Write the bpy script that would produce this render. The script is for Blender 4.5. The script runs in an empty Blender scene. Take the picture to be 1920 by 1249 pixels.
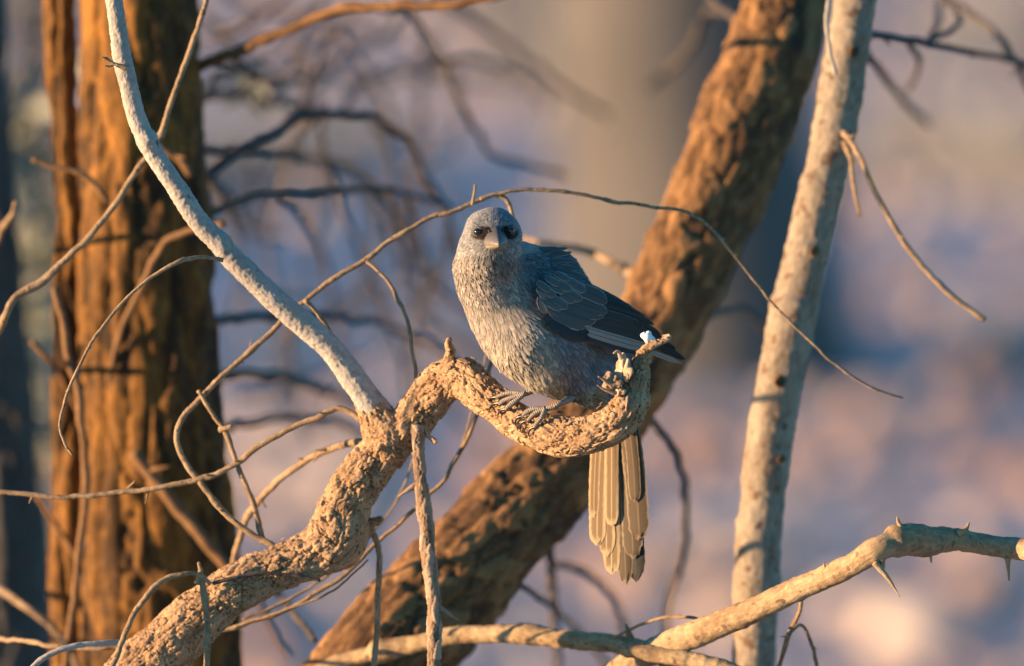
import bpy, math, random
import numpy as np
from mathutils import Vector

random.seed(11)
rng = np.random.default_rng(7)
SC = bpy.context.scene
COL = SC.collection
R = math.radians

# ------------------------------------------------------------------ camera
PITCH, CAM_Z, FOCUS, LENS = R(4.3), 1.9, 5.315, 300.0
CAMLOC = np.array([0.0, -5.3, CAM_Z])
cam_d = bpy.data.cameras.new('camera')
cam = bpy.data.objects.new('camera', cam_d); COL.objects.link(cam)
cam.location = CAMLOC; cam.rotation_euler = (math.pi / 2 - PITCH, 0, 0)
cam_d.lens = LENS; cam_d.sensor_width = 36.0; cam_d.sensor_fit = 'HORIZONTAL'
cam_d.clip_start = 0.1; cam_d.clip_end = 2000
cam_d.dof.use_dof = True; cam_d.dof.focus_distance = FOCUS - 0.028
cam_d.dof.aperture_fstop = 4.5
SC.camera = cam

# ------------------------------------------------------------------ sky and sun
SUN_ELEV, SUN_SIDE = R(5.5), R(78)          # SUN_SIDE: how far to the left of straight behind the camera
sdir = Vector((-math.sin(SUN_SIDE) * math.cos(SUN_ELEV), -math.cos(SUN_SIDE) * math.cos(SUN_ELEV), math.sin(SUN_ELEV)))
W = bpy.data.worlds.new('World'); SC.world = W; W.use_nodes = True
wn = W.node_tree.nodes; wl = W.node_tree.links
sky = wn.new('ShaderNodeTexSky'); sky.sky_type = 'NISHITA'; sky.sun_disc = False
sky.sun_elevation = SUN_ELEV
sky.sun_rotation = math.atan2(sdir.x, sdir.y)
sky.air_density = 1.0; sky.dust_density = 0.0; sky.ozone_density = 2.0
tint = wn.new('ShaderNodeMix'); tint.data_type = 'RGBA'; tint.blend_type = 'MULTIPLY'; tint.inputs[0].default_value = 1.0; tint.inputs[7].default_value = (0.28, 1.0, 1.42, 1)   # the photograph's cool white balance
wl.new(sky.outputs[0], tint.inputs[6]); wl.new(tint.outputs[2], wn['Background'].inputs[0]); wn['Background'].inputs[1].default_value = 0.09
sun_d = bpy.data.lights.new('sun', 'SUN'); sun_d.energy = 5.0; sun_d.angle = R(0.6); sun_d.color = (1.0, 0.625, 0.33)
sun = bpy.data.objects.new('sun', sun_d); COL.objects.link(sun)
sun.rotation_euler = sdir.to_track_quat('Z', 'Y').to_euler(); sun.location = (-6, -4, 6)
vs = SC.view_settings
vs.view_transform = 'Standard'; vs.look = 'None'; vs.gamma = 1.0; vs.use_curve_mapping = False
vs.exposure = 1.55
SC.cycles.use_denoising = True
SC.cycles.max_bounces = 6
SC.render.film_transparent = False

# ------------------------------------------------------------------ helpers
KPX = (36.0 / LENS) / 1920.0
CR = np.array([1.0, 0, 0]); CU = np.array([0, math.sin(PITCH), math.cos(PITCH)]); CF = np.array([0, math.cos(PITCH), -math.sin(PITCH)])
def P(x, y, d=0.0):
    """world point seen in direction (x, y) of the photograph, d metres behind the bird"""
    x = np.asarray(x, float); y = np.asarray(y, float); d = np.asarray(d, float)
    dep = FOCUS + d
    return CAMLOC + (dep[..., None] * (CF + ((x - 960) * KPX)[..., None] * CR + ((624.5 - y) * KPX)[..., None] * CU))
def unP(w):
    v = np.asarray(w) - CAMLOC
    dep = v @ CF
    return v @ CR / dep / KPX + 960, 624.5 - v @ CU / dep / KPX, dep - FOCUS
def M(d=0.0): return (FOCUS + d) * KPX     # metres per pixel at that depth

def _h(ix, iy, iz, s=0):
    n = (ix.astype(np.int64) * 374761393 + iy.astype(np.int64) * 668265263 + iz.astype(np.int64) * 2147483647 + s * 974634211)
    n = (n ^ (n >> 13)) * 1274126177 & 0x7fffffff
    n = (n ^ (n >> 16)) * 1103515245 & 0x7fffffff
    return ((n >> 7) & 0xffff) / 65535.0
def vnoise(p, s=0):
    i = np.floor(p).astype(np.int64); f = p - i; f = f * f * (3 - 2 * f)
    o = 0
    for dx in (0, 1):
        for dy in (0, 1):
            for dz in (0, 1):
                w = (f[:, 0] if dx else 1 - f[:, 0]) * (f[:, 1] if dy else 1 - f[:, 1]) * (f[:, 2] if dz else 1 - f[:, 2])
                o = o + w * _h(i[:, 0] + dx, i[:, 1] + dy, i[:, 2] + dz, s)
    return o * 2 - 1
def fbm(p, oct=4, s=0):
    o = 0; a = 1.0; t = 0
    for k in range(oct):
        o = o + a * vnoise(p * 2 ** k + 17.3 * k, s + k); t += a; a *= 0.5
    return o / t
def worley(p, s=0):
    i = np.floor(p).astype(np.int64); f1 = np.full(len(p), 9.0); f2 = f1.copy(); cid = np.zeros(len(p))
    for dx in (-1, 0, 1):
        for dy in (-1, 0, 1):
            for dz in (-1, 0, 1):
                c = i + (dx, dy, dz)
                q = c + np.stack([_h(c[:, 0], c[:, 1], c[:, 2], s + k) for k in (1, 2, 3)], 1)
                d = np.linalg.norm(p - q, axis=1); r = _h(c[:, 0], c[:, 1], c[:, 2], s + 9)
                nr = d < f1
                f2 = np.where(nr, f1, np.minimum(f2, d)); cid = np.where(nr, r, cid); f1 = np.where(nr, d, f1)
    return f1, f2, cid
def sstep(a, b, x):
    t = np.clip((x - a) / (b - a), 0, 1); return t * t * (3 - 2 * t)

def new_mesh(name, V, F, mat=None, smooth=True):
    me = bpy.data.meshes.new(name)
    V = np.asarray(V, np.float32)
    if isinstance(F, np.ndarray):
        n, k = F.shape
        me.vertices.add(len(V)); me.vertices.foreach_set('co', V.ravel())
        me.loops.add(n * k); me.loops.foreach_set('vertex_index', F.astype(np.int32).ravel())
        me.polygons.add(n); me.polygons.foreach_set('loop_start', np.arange(0, n * k, k, dtype=np.int32))
        me.update(calc_edges=True)
    else:
        me.from_pydata([tuple(v) for v in V.tolist()], [], F); me.update()
    if smooth: me.polygons.foreach_set('use_smooth', np.ones(len(me.polygons), bool))
    if mat: me.materials.append(mat)
    return me
def link(name, me, parent=None, **props):
    o = bpy.data.objects.new(name, me); COL.objects.link(o)
    if parent: o.parent = parent
    for k, v in props.items(): o[k] = v
    return o
def thing(name, loc, label, cat, group=None):
    o = bpy.data.objects.new(name, None); COL.objects.link(o); o.location = tuple(loc); o.empty_display_size = 0.05
    o['label'] = label; o['category'] = cat
    if group: o['group'] = group
    return o
def origin(o):
    l = np.zeros(3)
    while o is not None:
        l += np.array(o.location); o = o.parent
    return l

# ------------------------------------------------------------------ materials
def nodes_of(name):
    m = bpy.data.materials.new(name); m.use_nodes = True
    nt = m.node_tree
    return m, nt, nt.nodes['Principled BSDF']
def ramp(nt, fac, stops):
    r = nt.nodes.new('ShaderNodeValToRGB'); el = r.color_ramp.elements
    while len(el) < len(stops): el.new(0.5)
    for e, (p, c) in zip(el, stops): e.position = p; e.color = (*c, 1)
    nt.links.new(fac, r.inputs[0]); return r.outputs[0]
def noise(nt, vec, scale, detail=4, rough=0.55, stretch=None):
    if stretch:
        mp = nt.nodes.new('ShaderNodeMapping'); mp.inputs['Scale'].default_value = stretch
        nt.links.new(vec, mp.inputs[0]); vec = mp.outputs[0]
    n = nt.nodes.new('ShaderNodeTexNoise'); n.inputs['Scale'].default_value = scale
    n.inputs['Detail'].default_value = detail; n.inputs['Roughness'].default_value = rough
    nt.links.new(vec, n.inputs['Vector']); return n.outputs[0]
def mix(nt, fac, a, b, mode='MIX'):
    n = nt.nodes.new('ShaderNodeMix'); n.data_type = 'RGBA'; n.blend_type = mode
    if isinstance(fac, (int, float)): n.inputs[0].default_value = fac
    else: nt.links.new(fac, n.inputs[0])
    for s, v in ((6, a), (7, b)):
        if isinstance(v, tuple): n.inputs[s].default_value = (*v, 1)
        else: nt.links.new(v, n.inputs[s])
    return n.outputs[2]
def math_n(nt, op, a, b=None, c=None, clamp=False):
    n = nt.nodes.new('ShaderNodeMath'); n.operation = op; n.use_clamp = clamp
    for s, v in enumerate((a, b, c)):
        if v is None: continue
        if isinstance(v, (int, float)): n.inputs[s].default_value = v
        else: nt.links.new(v, n.inputs[s])
    return n.outputs[0]
def attr(nt, name, out=1):
    a = nt.nodes.new('ShaderNodeAttribute'); a.attribute_name = name; return a.outputs[out]
def bump(nt, b, h, strength, dist):
    n = nt.nodes.new('ShaderNodeBump'); n.inputs['Strength'].default_value = strength; n.inputs['Distance'].default_value = dist
    nt.links.new(h, n.inputs['Height']); nt.links.new(n.outputs[0], b.inputs['Normal'])

def bark_mat(name, dark, mid, light, scale=300, blotch=60, speck=None, bdist=0.0006, rough=0.85, cellvar=0.5):
    """bark: three tones by noise along the limb, per-plate variation, fine relief"""
    m, nt, b = nodes_of(name)
    co = attr(nt, 'bark_co')
    n1 = noise(nt, co, blotch, 5, 0.6, (0.45, 1, 1))
    n2 = noise(nt, co, scale, 6, 0.65, (0.5, 1, 1))
    c = ramp(nt, n1, [(0.34, dark), (0.5, mid), (0.64, light)])
    c2 = ramp(nt, n2, [(0.3, tuple(v * 0.62 for v in mid)), (0.5, mid), (0.7, tuple(min(1, v * 1.25) for v in light))])
    c = mix(nt, 0.5, c, c2)
    cell = attr(nt, 'plate', 2)
    c = mix(nt, cellvar, c, ramp(nt, cell, [(0.0, dark), (0.5, mid), (1.0, light)]))
    if speck:
        n3 = noise(nt, co, speck[0], 2, 0.4, (1.0, 1, 1))
        f = ramp(nt, n3, [(speck[1], (0, 0, 0)), (speck[1] + 0.05, (1, 1, 1))])
        c = mix(nt, f, c, speck[2])
    nt.links.new(c, b.inputs['Base Color'])
    b.inputs['Roughness'].default_value = rough; b.inputs['Specular IOR Level'].default_value = 0.25
    bump(nt, b, n2, 0.8, bdist)
    return m
MAT = {}
MAT['perch'] = bark_mat('tan_scaly_bark', (0.11, 0.065, 0.036), (0.38, 0.24, 0.13), (0.62, 0.44, 0.27), 620, 140, (560, 0.60, (0.11, 0.065, 0.038)), bdist=0.0020, cellvar=0.30)
MAT['pale'] = bark_mat('pale_grey_bark', (0.18, 0.165, 0.145), (0.36, 0.335, 0.30), (0.48, 0.455, 0.41), 700, 70, (150, 0.70, (0.16, 0.115, 0.085)), 0.0009, cellvar=0.1)
MAT['sapling'] = bark_mat('smooth_cream_bark', (0.12, 0.088, 0.06), (0.25, 0.205, 0.15), (0.37, 0.315, 0.24), 380, 70, (130, 0.62, (0.16, 0.105, 0.07)), 0.0012, cellvar=0.0)
MAT['leaning'] = bark_mat('mottled_brown_bark', (0.022, 0.017, 0.013), (0.115, 0.060, 0.026), (0.44, 0.24, 0.095), 190, 75, bdist=0.0030, cellvar=0.45)
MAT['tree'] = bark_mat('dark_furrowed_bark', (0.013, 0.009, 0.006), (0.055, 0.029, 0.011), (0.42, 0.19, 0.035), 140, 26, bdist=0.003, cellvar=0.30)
MAT['edge'] = bark_mat('dark_grey_bark', (0.04, 0.038, 0.036), (0.085, 0.078, 0.07), (0.13, 0.12, 0.105), 160, 40, bdist=0.002, cellvar=0.3)
MAT['twig'] = bark_mat('pale_brown_twig_bark', (0.10, 0.065, 0.036), (0.28, 0.195, 0.115), (0.42, 0.315, 0.20), 700, 160, (420, 0.64, (0.13, 0.08, 0.05)), 0.0011, cellvar=0.0)
MAT['dtwig'] = bark_mat('dark_twig_bark', (0.035, 0.030, 0.027), (0.07, 0.058, 0.05), (0.12, 0.098, 0.08), 300, 60, None, 0.0004, cellvar=0.0)
MAT['stem'] = bark_mat('flaky_grey_brown_bark', (0.10, 0.062, 0.038), (0.28, 0.195, 0.13), (0.46, 0.36, 0.265), 500, 190, None, 0.0008, cellvar=0.6)
MAT['otwig'] = bark_mat('orange_brown_twig_bark', (0.10, 0.056, 0.027), (0.19, 0.105, 0.048), (0.26, 0.15, 0.07), 500, 90, None, 0.0004, cellvar=0.0)
MAT['thorny'] = bark_mat('creamy_thorn_branch_bark', (0.16, 0.10, 0.052), (0.34, 0.24, 0.135), (0.48, 0.37, 0.225), 420, 75, (170, 0.63, (0.20, 0.13, 0.08)), 0.0014, cellvar=0.0)
MAT['gum'] = bark_mat('pale_gum_bark', (0.075, 0.072, 0.070), (0.105, 0.10, 0.096), (0.14, 0.13, 0.124), 14, 5, None, 0.01, cellvar=0.0)
MAT['wood'] = bark_mat('torn_pale_wood', (0.36, 0.22, 0.125), (0.52, 0.36, 0.235), (0.60, 0.45, 0.32), 500, 250, None, 0.0008, cellvar=0.0)

# ------------------------------------------------------------------ limbs and twigs
def spline(ctrl, step):
    """Catmull-Rom through rows of (x, y, z, r); step in metres"""
    c = np.asarray(ctrl, float)
    c = np.vstack([2 * c[0] - c[1], c, 2 * c[-1] - c[-2]]); c[0, 3] = c[1, 3]; c[-1, 3] = c[-2, 3]
    out = []
    for i in range(1, len(c) - 2):
        p0, p1, p2, p3 = c[i - 1:i + 3]
        t0 = 0; t1 = np.linalg.norm(p1[:3] - p0[:3]) ** .5 + 1e-6; t2 = t1 + np.linalg.norm(p2[:3] - p1[:3]) ** .5 + 1e-6; t3 = t2 + np.linalg.norm(p3[:3] - p2[:3]) ** .5 + 1e-6
        n = max(2, int(np.linalg.norm(p2[:3] - p1[:3]) / step))
        t = (t1 + (t2 - t1) * np.arange(n) / n)[:, None]
        a1 = (t1 - t) / t1 * p0 + t / t1 * p1; a2 = (t2 - t) / (t2 - t1) * p1 + (t - t1) / (t2 - t1) * p2; a3 = (t3 - t) / (t3 - t2) * p2 + (t - t2) / (t3 - t2) * p3
        b1 = (t2 - t) / t2 * a1 + t / t2 * a2; b2 = (t3 - t) / (t3 - t1) * a2 + (t - t1) / (t3 - t1) * a3
        out.append((t2 - t) / (t2 - t1) * b1 + (t - t1) / (t2 - t1) * b2)
    out.append(c[-2][None]); return np.vstack(out)

def tube_geo(path, seg, style='twig', seed=0, jit=0.0, cap=True):
    """path rows (x,y,z,r) -> verts, quads, bark_co, plate"""
    C = path[:, :3].copy(); r = path[:, 3].copy(); n = len(C)
    s = np.concatenate([[0], np.cumsum(np.linalg.norm(np.diff(C, axis=0), axis=1))])
    if jit:
        for k in range(3):
            q = np.stack([s / (r.mean() * 9), np.full(n, 3.1 * k + seed * 1.7), np.zeros(n)], 1)
            C[:, k] += jit * 1.8 * r.mean() * fbm(q, 4, seed + k) * np.minimum(1, s / (r.mean() * 6 + 1e-9))
    T = np.gradient(C, axis=0); T /= np.linalg.norm(T, axis=1)[:, None] + 1e-12
    N = np.zeros_like(C); a = np.cross(T[0], [0.3, -0.9, 0.2]); N[0] = a / np.linalg.norm(a)
    for i in range(1, n):
        a = N[i - 1] - T[i] * (N[i - 1] @ T[i]); N[i] = a / np.linalg.norm(a)
    B = np.cross(T, N)
    th = np.linspace(0, 2 * np.pi, seg, endpoint=False)
    ct, st = np.cos(th), np.sin(th)
    S = np.repeat(s, seg); RR = np.repeat(r, seg)
    CO = np.stack([S, RR * np.tile(ct, n), RR * np.tile(st, n)], 1); CO[:, 0] += seed * 0.7131
    plate = np.full(len(CO), 0.5); disp = np.zeros(len(CO)); rm = r.mean()
    if style == 'twig':
        disp = RR * (0.20 * fbm(CO / (rm * 1.6), 4, seed) + 0.07 * fbm(CO * np.array([3, 1, 1]) / (rm * 1.2), 2, seed + 5) + 0.15 * np.repeat(np.maximum(0, vnoise(np.stack([s / (rm * 7), s * 0 + seed, s * 0], 1), 5) - 0.35), seg) * 3)
    elif style == 'pale':
        disp = RR * (0.10 * fbm(CO / 0.012, 3, seed)) + 0.0005 * fbm(CO / 0.0022, 3, seed + 3)
        f1, f2, cid = worley(CO / 0.0032, seed); plate = cid
        disp += 0.00035 * (1 - sstep(0, .6, f1))
        kn = np.maximum(0, vnoise(CO / 0.02, seed + 8) - 0.55); disp += 0.007 * kn
    elif style == 'plate':
        wob = np.stack([fbm(CO / 0.006, 3, seed + k) for k in (11, 22, 33)], 1) * 0.0028
        Q = (CO + wob) * np.array([0.50, 1, 1])
        f1, f2, cid = worley(Q / 0.0062, seed)
        g1, g2, gid = worley(Q / 0.0032, seed + 50)
        crack = 1 - sstep(0.0, 0.11, f2 - f1); crack2 = 1 - sstep(0, 0.16, g2 - g1)
        crack = crack * sstep(-.35, .25, vnoise(CO / .009, seed + 70)); crack2 = crack2 * sstep(-.2, .4, vnoise(CO / .006, seed + 71))
        big = sstep(-0.25, 0.25, vnoise(CO / 0.03, seed + 4))
        disp = RR * (0.13 * fbm(CO / 0.022, 2, seed) + 0.05 * fbm(CO / 0.008, 3, seed + 2))
        disp += (.25 + .75 * big) * ((cid - 0.5) * 0.0012 - crack * 0.0024) + (0.25 + 0.75 * (1 - big)) * ((gid - 0.5) * 0.0004 - crack2 * 0.0012)
        disp += 0.0005 * fbm(CO / 0.0022, 3, seed + 6) - 0.0017 * np.maximum(0, .22 - np.abs(fbm(CO * np.array([.4, 1, 1]) / 0.0055, 3, seed + 30))) / .22
        plate = 0.6 * cid + 0.4 * gid
    elif style == 'flaky':
        Q = CO * np.array([0.33, 1, 1]) + 0.0012 * fbm(CO / 0.004, 2, seed)[:, None]
        f1, f2, cid = worley(Q / 0.0034, seed); crack = 1 - sstep(0, 0.2, f2 - f1)
        disp = RR * 0.10 * fbm(CO / 0.012, 2, seed) + (cid - 0.5) * 0.0014 - crack * 0.0005 + 0.0004 * fbm(CO / 0.0015, 2, seed)
        plate = cid
    elif style == 'mottle':
        Q = (CO + 0.006 * fbm(CO / 0.015, 3, seed)[:, None]) * np.array([0.5, 1, 1])
        f1, f2, cid = worley(Q / 0.011, seed); crack = 1 - sstep(0, 0.2, f2 - f1)
        disp = RR * 0.10 * fbm(CO / 0.06, 2, seed) + 0.0035 * fbm(CO * np.array([.6, 1, 1]) / 0.010, 4, seed + 1) + (cid - 0.5) * 0.003 - crack * 0.0015
        plate = cid
    elif style == 'furrow':
        Q = (CO + 0.008 * fbm(CO / 0.03, 3, seed)[:, None]) * np.array([0.16, 1, 1])
        f1, f2, cid = worley(Q / 0.019, seed); crack = 1 - sstep(0, 0.3, f2 - f1)
        disp = RR * 0.14 * fbm(CO * np.array([.2, 1, 1]) / 0.07, 2, seed) + (cid - 0.5) * 0.004 - crack * 0.0035 + 0.002 * fbm(CO / 0.01, 3, seed)
        plate = cid
    elif style == 'sapling':
        disp = RR * 0.09 * fbm(CO / 0.02, 4, seed) + 0.0008 * fbm(CO * np.array([1.6, 1, 1]) / 0.005, 3, seed) + RR * .05 * sstep(.25, .6, vnoise(np.stack([CO[:, 0] / .009, CO[:, 1] / .06, CO[:, 2] / .06], 1), seed + 2))
        kn = np.maximum(0, vnoise(CO * np.array([1, .8, .8]) / 0.022, seed + 8) - 0.62); disp += 0.012 * kn
    elif style == 'gum':
        disp = RR * (0.07 * fbm(CO * np.array([.25, 1, 1]) / 0.25, 3, seed))
    rad = (RR + disp)[:, None]
    ang_n = np.repeat(N, seg, 0) * np.tile(ct, n)[:, None] + np.repeat(B, seg, 0) * np.tile(st, n)[:, None]
    V = np.repeat(C, seg, 0) + ang_n * rad
    i = np.arange(n - 1)[:, None] * seg; j = np.arange(seg)[None]; j2 = (j + 1) % seg
    F = np.stack([i + j, i + j2, i + seg + j2, i + seg + j], -1).reshape(-1, 4)
    if cap:
        k = len(V)
        V = np.vstack([V, C[0] - T[0] * r[0] * .3, C[-1] + T[-1] * r[-1] * .6]); CO = np.vstack([CO, CO[0], CO[-1]]); plate = np.append(plate, [plate[0], plate[-1]])
        jj = np.arange(0, seg, 2); e = (n - 1) * seg
        F = np.vstack([F, np.stack([np.full(len(jj), k), (jj + 2) % seg, (jj + 1) % seg, jj], 1), np.stack([np.full(len(jj), k + 1), e + jj, e + (jj + 1) % seg, e + (jj + 2) % seg], 1)])
    return V, F, CO, plate

def geo_object(name, geos, mat, parent, **props):
    V = []; F = []; CO = []; PL = []; o = 0
    for v, f, c, p in geos:
        V.append(v); F.append(f + o); CO.append(c); PL.append(p); o += len(v)
    V = np.vstack(V) - (origin(parent) if parent else 0)
    me = new_mesh(name, V, np.vstack(F), mat)
    a = me.attributes.new('bark_co', 'FLOAT_VECTOR', 'POINT'); a.data.foreach_set('vector', np.vstack(CO).astype(np.float32).ravel())
    a = me.attributes.new('plate', 'FLOAT', 'POINT'); a.data.foreach_set('value', np.concatenate(PL).astype(np.float32))
    return link(name, me, parent, **props)

def pxpath(txt, r0, r1=None, d0=0.0, d1=None, rs=1.0):
    """'x,y x,y,r x,y,r,d ...' in photograph pixels -> rows (x,y,z,r) in metres"""
    r1 = r0 if r1 is None else r1; d1 = d0 if d1 is None else d1
    pts = [list(map(float, t.split(','))) for t in txt.split()]
    L = np.concatenate([[0], np.cumsum([math.dist(a[:2], b[:2]) for a, b in zip(pts, pts[1:])])]); L /= L[-1]
    rows = []
    for p, t in zip(pts, L):
        r = rs * (p[2] if len(p) > 2 else r0 + (r1 - r0) * t)
        d = p[3] if len(p) > 3 else d0 + (d1 - d0) * t
        rows.append([*P(p[0], p[1], d), r * M(d)])
    return rows
seedc = [100]
def limb(name, parent, mat, txt, r0, r1=None, d0=0.0, d1=None, style='twig', seg=10, step=6, jit=0.5, spurs=0, **props):
    seedc[0] += 1; sd = seedc[0]
    path = spline(pxpath(txt, r0, r1, d0, d1, {'twig': .86, 'pale': .87, 'sapling': .95, 'plate': 1.0}.get(style, 1.0)), step * M(d0))
    geos = [tube_geo(path, seg, style, sd, jit)]
    rr = random.Random(sd)
    for k in range(spurs):
        i = rr.randrange(len(path) // 12, len(path) - 2); c = path[i]; t = path[i + 1, :3] - path[i, :3]; t /= np.linalg.norm(t) + 1e-9
        a = np.array([rr.uniform(-1, 1), rr.uniform(-1, .3), rr.uniform(-1, 1)]); a -= t * (a @ t); a /= np.linalg.norm(a); a = a + t * rr.uniform(.2, .9); a /= np.linalg.norm(a)
        l = c[3] * rr.uniform(1.6, 3.2); rows = [[*(c[:3] + a * c[3] * .3), c[3] * .5], [*(c[:3] + a * (c[3] + l * .4)), c[3] * .33], [*(c[:3] + a * (c[3] + l)), c[3] * .12]]
        geos.append(tube_geo(spline(rows, l / 4), 6, 'twig', sd + k))
    return geo_object(name, geos, MAT[mat], parent, **props)

# ------------------------------------------------------------------ ground
def ground_mat():
    m, nt, b = nodes_of('red_stony_soil')
    tc = nt.nodes.new('ShaderNodeTexCoord').outputs['Object']
    n1 = noise(nt, tc, 0.55, 5, 0.6); n2 = noise(nt, tc, 2.3, 6, 0.65); n3 = noise(nt, tc, 22, 4, 0.6)
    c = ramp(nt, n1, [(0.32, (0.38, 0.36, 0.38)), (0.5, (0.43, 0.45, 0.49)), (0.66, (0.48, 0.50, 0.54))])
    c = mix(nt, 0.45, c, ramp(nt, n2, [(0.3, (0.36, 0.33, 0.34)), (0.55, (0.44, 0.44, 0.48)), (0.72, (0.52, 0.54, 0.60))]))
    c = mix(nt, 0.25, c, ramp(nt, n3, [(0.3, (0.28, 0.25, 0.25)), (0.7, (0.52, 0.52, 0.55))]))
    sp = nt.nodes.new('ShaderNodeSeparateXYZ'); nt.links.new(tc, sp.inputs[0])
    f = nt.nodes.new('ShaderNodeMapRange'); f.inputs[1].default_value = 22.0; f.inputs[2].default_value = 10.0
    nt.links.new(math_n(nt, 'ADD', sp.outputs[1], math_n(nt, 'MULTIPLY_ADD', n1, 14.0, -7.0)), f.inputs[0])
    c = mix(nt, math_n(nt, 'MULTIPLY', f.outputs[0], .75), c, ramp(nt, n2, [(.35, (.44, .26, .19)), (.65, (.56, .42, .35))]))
    nt.links.new(c, b.inputs['Base Color']); b.inputs['Roughness'].default_value = 0.95
    bump(nt, b, n3, 0.6, 0.02)
    return m
def gz(x, y):
    p = np.stack([np.asarray(x, float).ravel(), np.asarray(y, float).ravel(), np.zeros(np.size(x))], 1)
    far = np.clip(np.hypot(p[:, 0], p[:, 1]) / 12, 0.15, 1)
    z = far * (0.10 * fbm(p / 6.5, 3, 3) + 0.035 * fbm(p / 0.9, 3, 5))
    return z.reshape(np.shape(x))
def build_ground():
    def axis(core0, core1, n, far):
        c = np.linspace(core0, core1, n); g = np.geomspace(1, far, 26)
        return np.concatenate([core0 - g[::-1], c, core1 + g])
    xs = axis(-9, 9, 150, 900); ys = axis(-8, 62, 420, 900)
    X, Y = np.meshgrid(xs, ys); Z = gz(X, Y); nx = len(xs); ny = len(ys)
    V = np.stack([X.ravel(), Y.ravel(), Z.ravel()], 1)
    i = (np.arange(ny - 1)[:, None] * nx + np.arange(nx - 1)[None]).ravel()
    F = np.stack([i, i + 1, i + nx + 1, i + nx], 1)
    link('ground', new_mesh('ground', V, F, ground_mat()), kind='structure')
build_ground()

def build_gravel():
    m, nt, b = nodes_of('pale_pink_stone')
    c = ramp(nt, attr(nt, 'tone', 2), [(0, (0.24, 0.14, 0.10)), (0.5, (0.44, 0.31, 0.24)), (1, (0.62, 0.52, 0.44))])
    nt.links.new(c, b.inputs['Base Color']); b.inputs['Roughness'].default_value = 0.9
    bm_v = []; t = (1 + 5 ** .5) / 2
    ico = np.array([(-1, t, 0), (1, t, 0), (-1, -t, 0), (1, -t, 0), (0, -1, t), (0, 1, t), (0, -1, -t), (0, 1, -t), (t, 0, -1), (t, 0, 1), (-t, 0, -1), (-t, 0, 1)]) / math.hypot(1, t)
    icf = np.array([(0, 11, 5), (0, 5, 1), (0, 1, 7), (0, 7, 10), (0, 10, 11), (1, 5, 9), (5, 11, 4), (11, 10, 2), (10, 7, 6), (7, 1, 8), (3, 9, 4), (3, 4, 2), (3, 2, 6), (3, 6, 8), (3, 8, 9), (4, 9, 5), (2, 4, 11), (6, 2, 10), (8, 6, 7), (9, 8, 1)])
    n = 7000
    x = rng.uniform(-5.5, 5.5, n); y = 5 + 50 * rng.random(n) ** 1.4
    s = 0.018 + 0.075 * rng.random(n) ** 3
    sc = np.stack([s * rng.uniform(.8, 1.5, n), s * rng.uniform(.8, 1.5, n), s * rng.uniform(.45, .9, n)], 1)
    V = ico[None] * sc[:, None] * rng.uniform(.75, 1.2, (n, 12, 1))
    a = rng.uniform(0, 6.28, n); ca, sa = np.cos(a)[:, None], np.sin(a)[:, None]
    V = np.stack([V[..., 0] * ca - V[..., 1] * sa + x[:, None], V[..., 0] * sa + V[..., 1] * ca + y[:, None], V[..., 2] + (gz(x, y) + s * .25)[:, None]], -1)
    F = (icf[None] + 12 * np.arange(n)[:, None, None]).reshape(-1, 3)
    me = new_mesh('gravel', V.reshape(-1, 3), F, m, smooth=False)
    at = me.attributes.new('tone', 'FLOAT', 'POINT'); at.data.foreach_set('value', np.repeat(rng.random(n), 12).astype(np.float32))
    link('gravel', me, kind='stuff', label='scattered pale pink stones on the red soil', category='gravel')
build_gravel()

def build_grass():
    m, nt, b = nodes_of('grey_dry_grass')
    c = ramp(nt, attr(nt, 'tone', 2), [(0, (0.24, 0.235, 0.22)), (1, (0.40, 0.40, 0.395))])
    nt.links.new(c, b.inputs['Base Color']); b.inputs['Roughness'].default_value = 0.9
    V = []; tone = []
    spots = [(2.3, 26.5, .5), (2.0, 27.4, .45), (2.7, 25.6, .45), (1.7, 28.8, .4), (-1.0, 27.2, .4), (-1.6, 26.4, .4), (-0.7, 28.6, .35), (3.1, 27.6, .5), (3.6, 24.6, .4), (-2.4, 24, .4), (2.5, 38, .5), (0.2, 36, .5), (-2.8, 41, .6), (1.4, 45, .6), (4, 33, .5), (-0.2, 48, .6)]
    for (x, y, s) in spots:
        n = 420
        a = rng.uniform(0, 6.28, n); q = s * rng.random(n) ** .6 * .75
        bx = x + q * np.cos(a); by = y + q * 1.6 * np.sin(a); bz = gz(bx, by)
        h = s * rng.uniform(.25, .75, n); lx = rng.normal(0, .35, n) * h; ly = rng.normal(0, .35, n) * h; w = rng.uniform(.003, .007, n)
        V.append(np.stack([np.stack([bx - w, by, bz], 1), np.stack([bx + w, by, bz], 1), np.stack([bx + w * .8 + lx * .4, by + ly * .4, bz + h * .6], 1), np.stack([bx + lx, by + ly, bz + h], 1)], 1))
        tone.append(np.repeat(rng.random(n), 4))
    V = np.concatenate(V).reshape(-1, 3); F = np.arange(len(V)).reshape(-1, 4)
    me = new_mesh('dry_grass', V, F, m)
    at = me.attributes.new('tone', 'FLOAT', 'POINT'); at.data.foreach_set('value', np.concatenate(tone).astype(np.float32))
    link('dry_grass', me, kind='stuff', label='tufts of grey dry grass on the far soil', category='grass')
build_grass()

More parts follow.
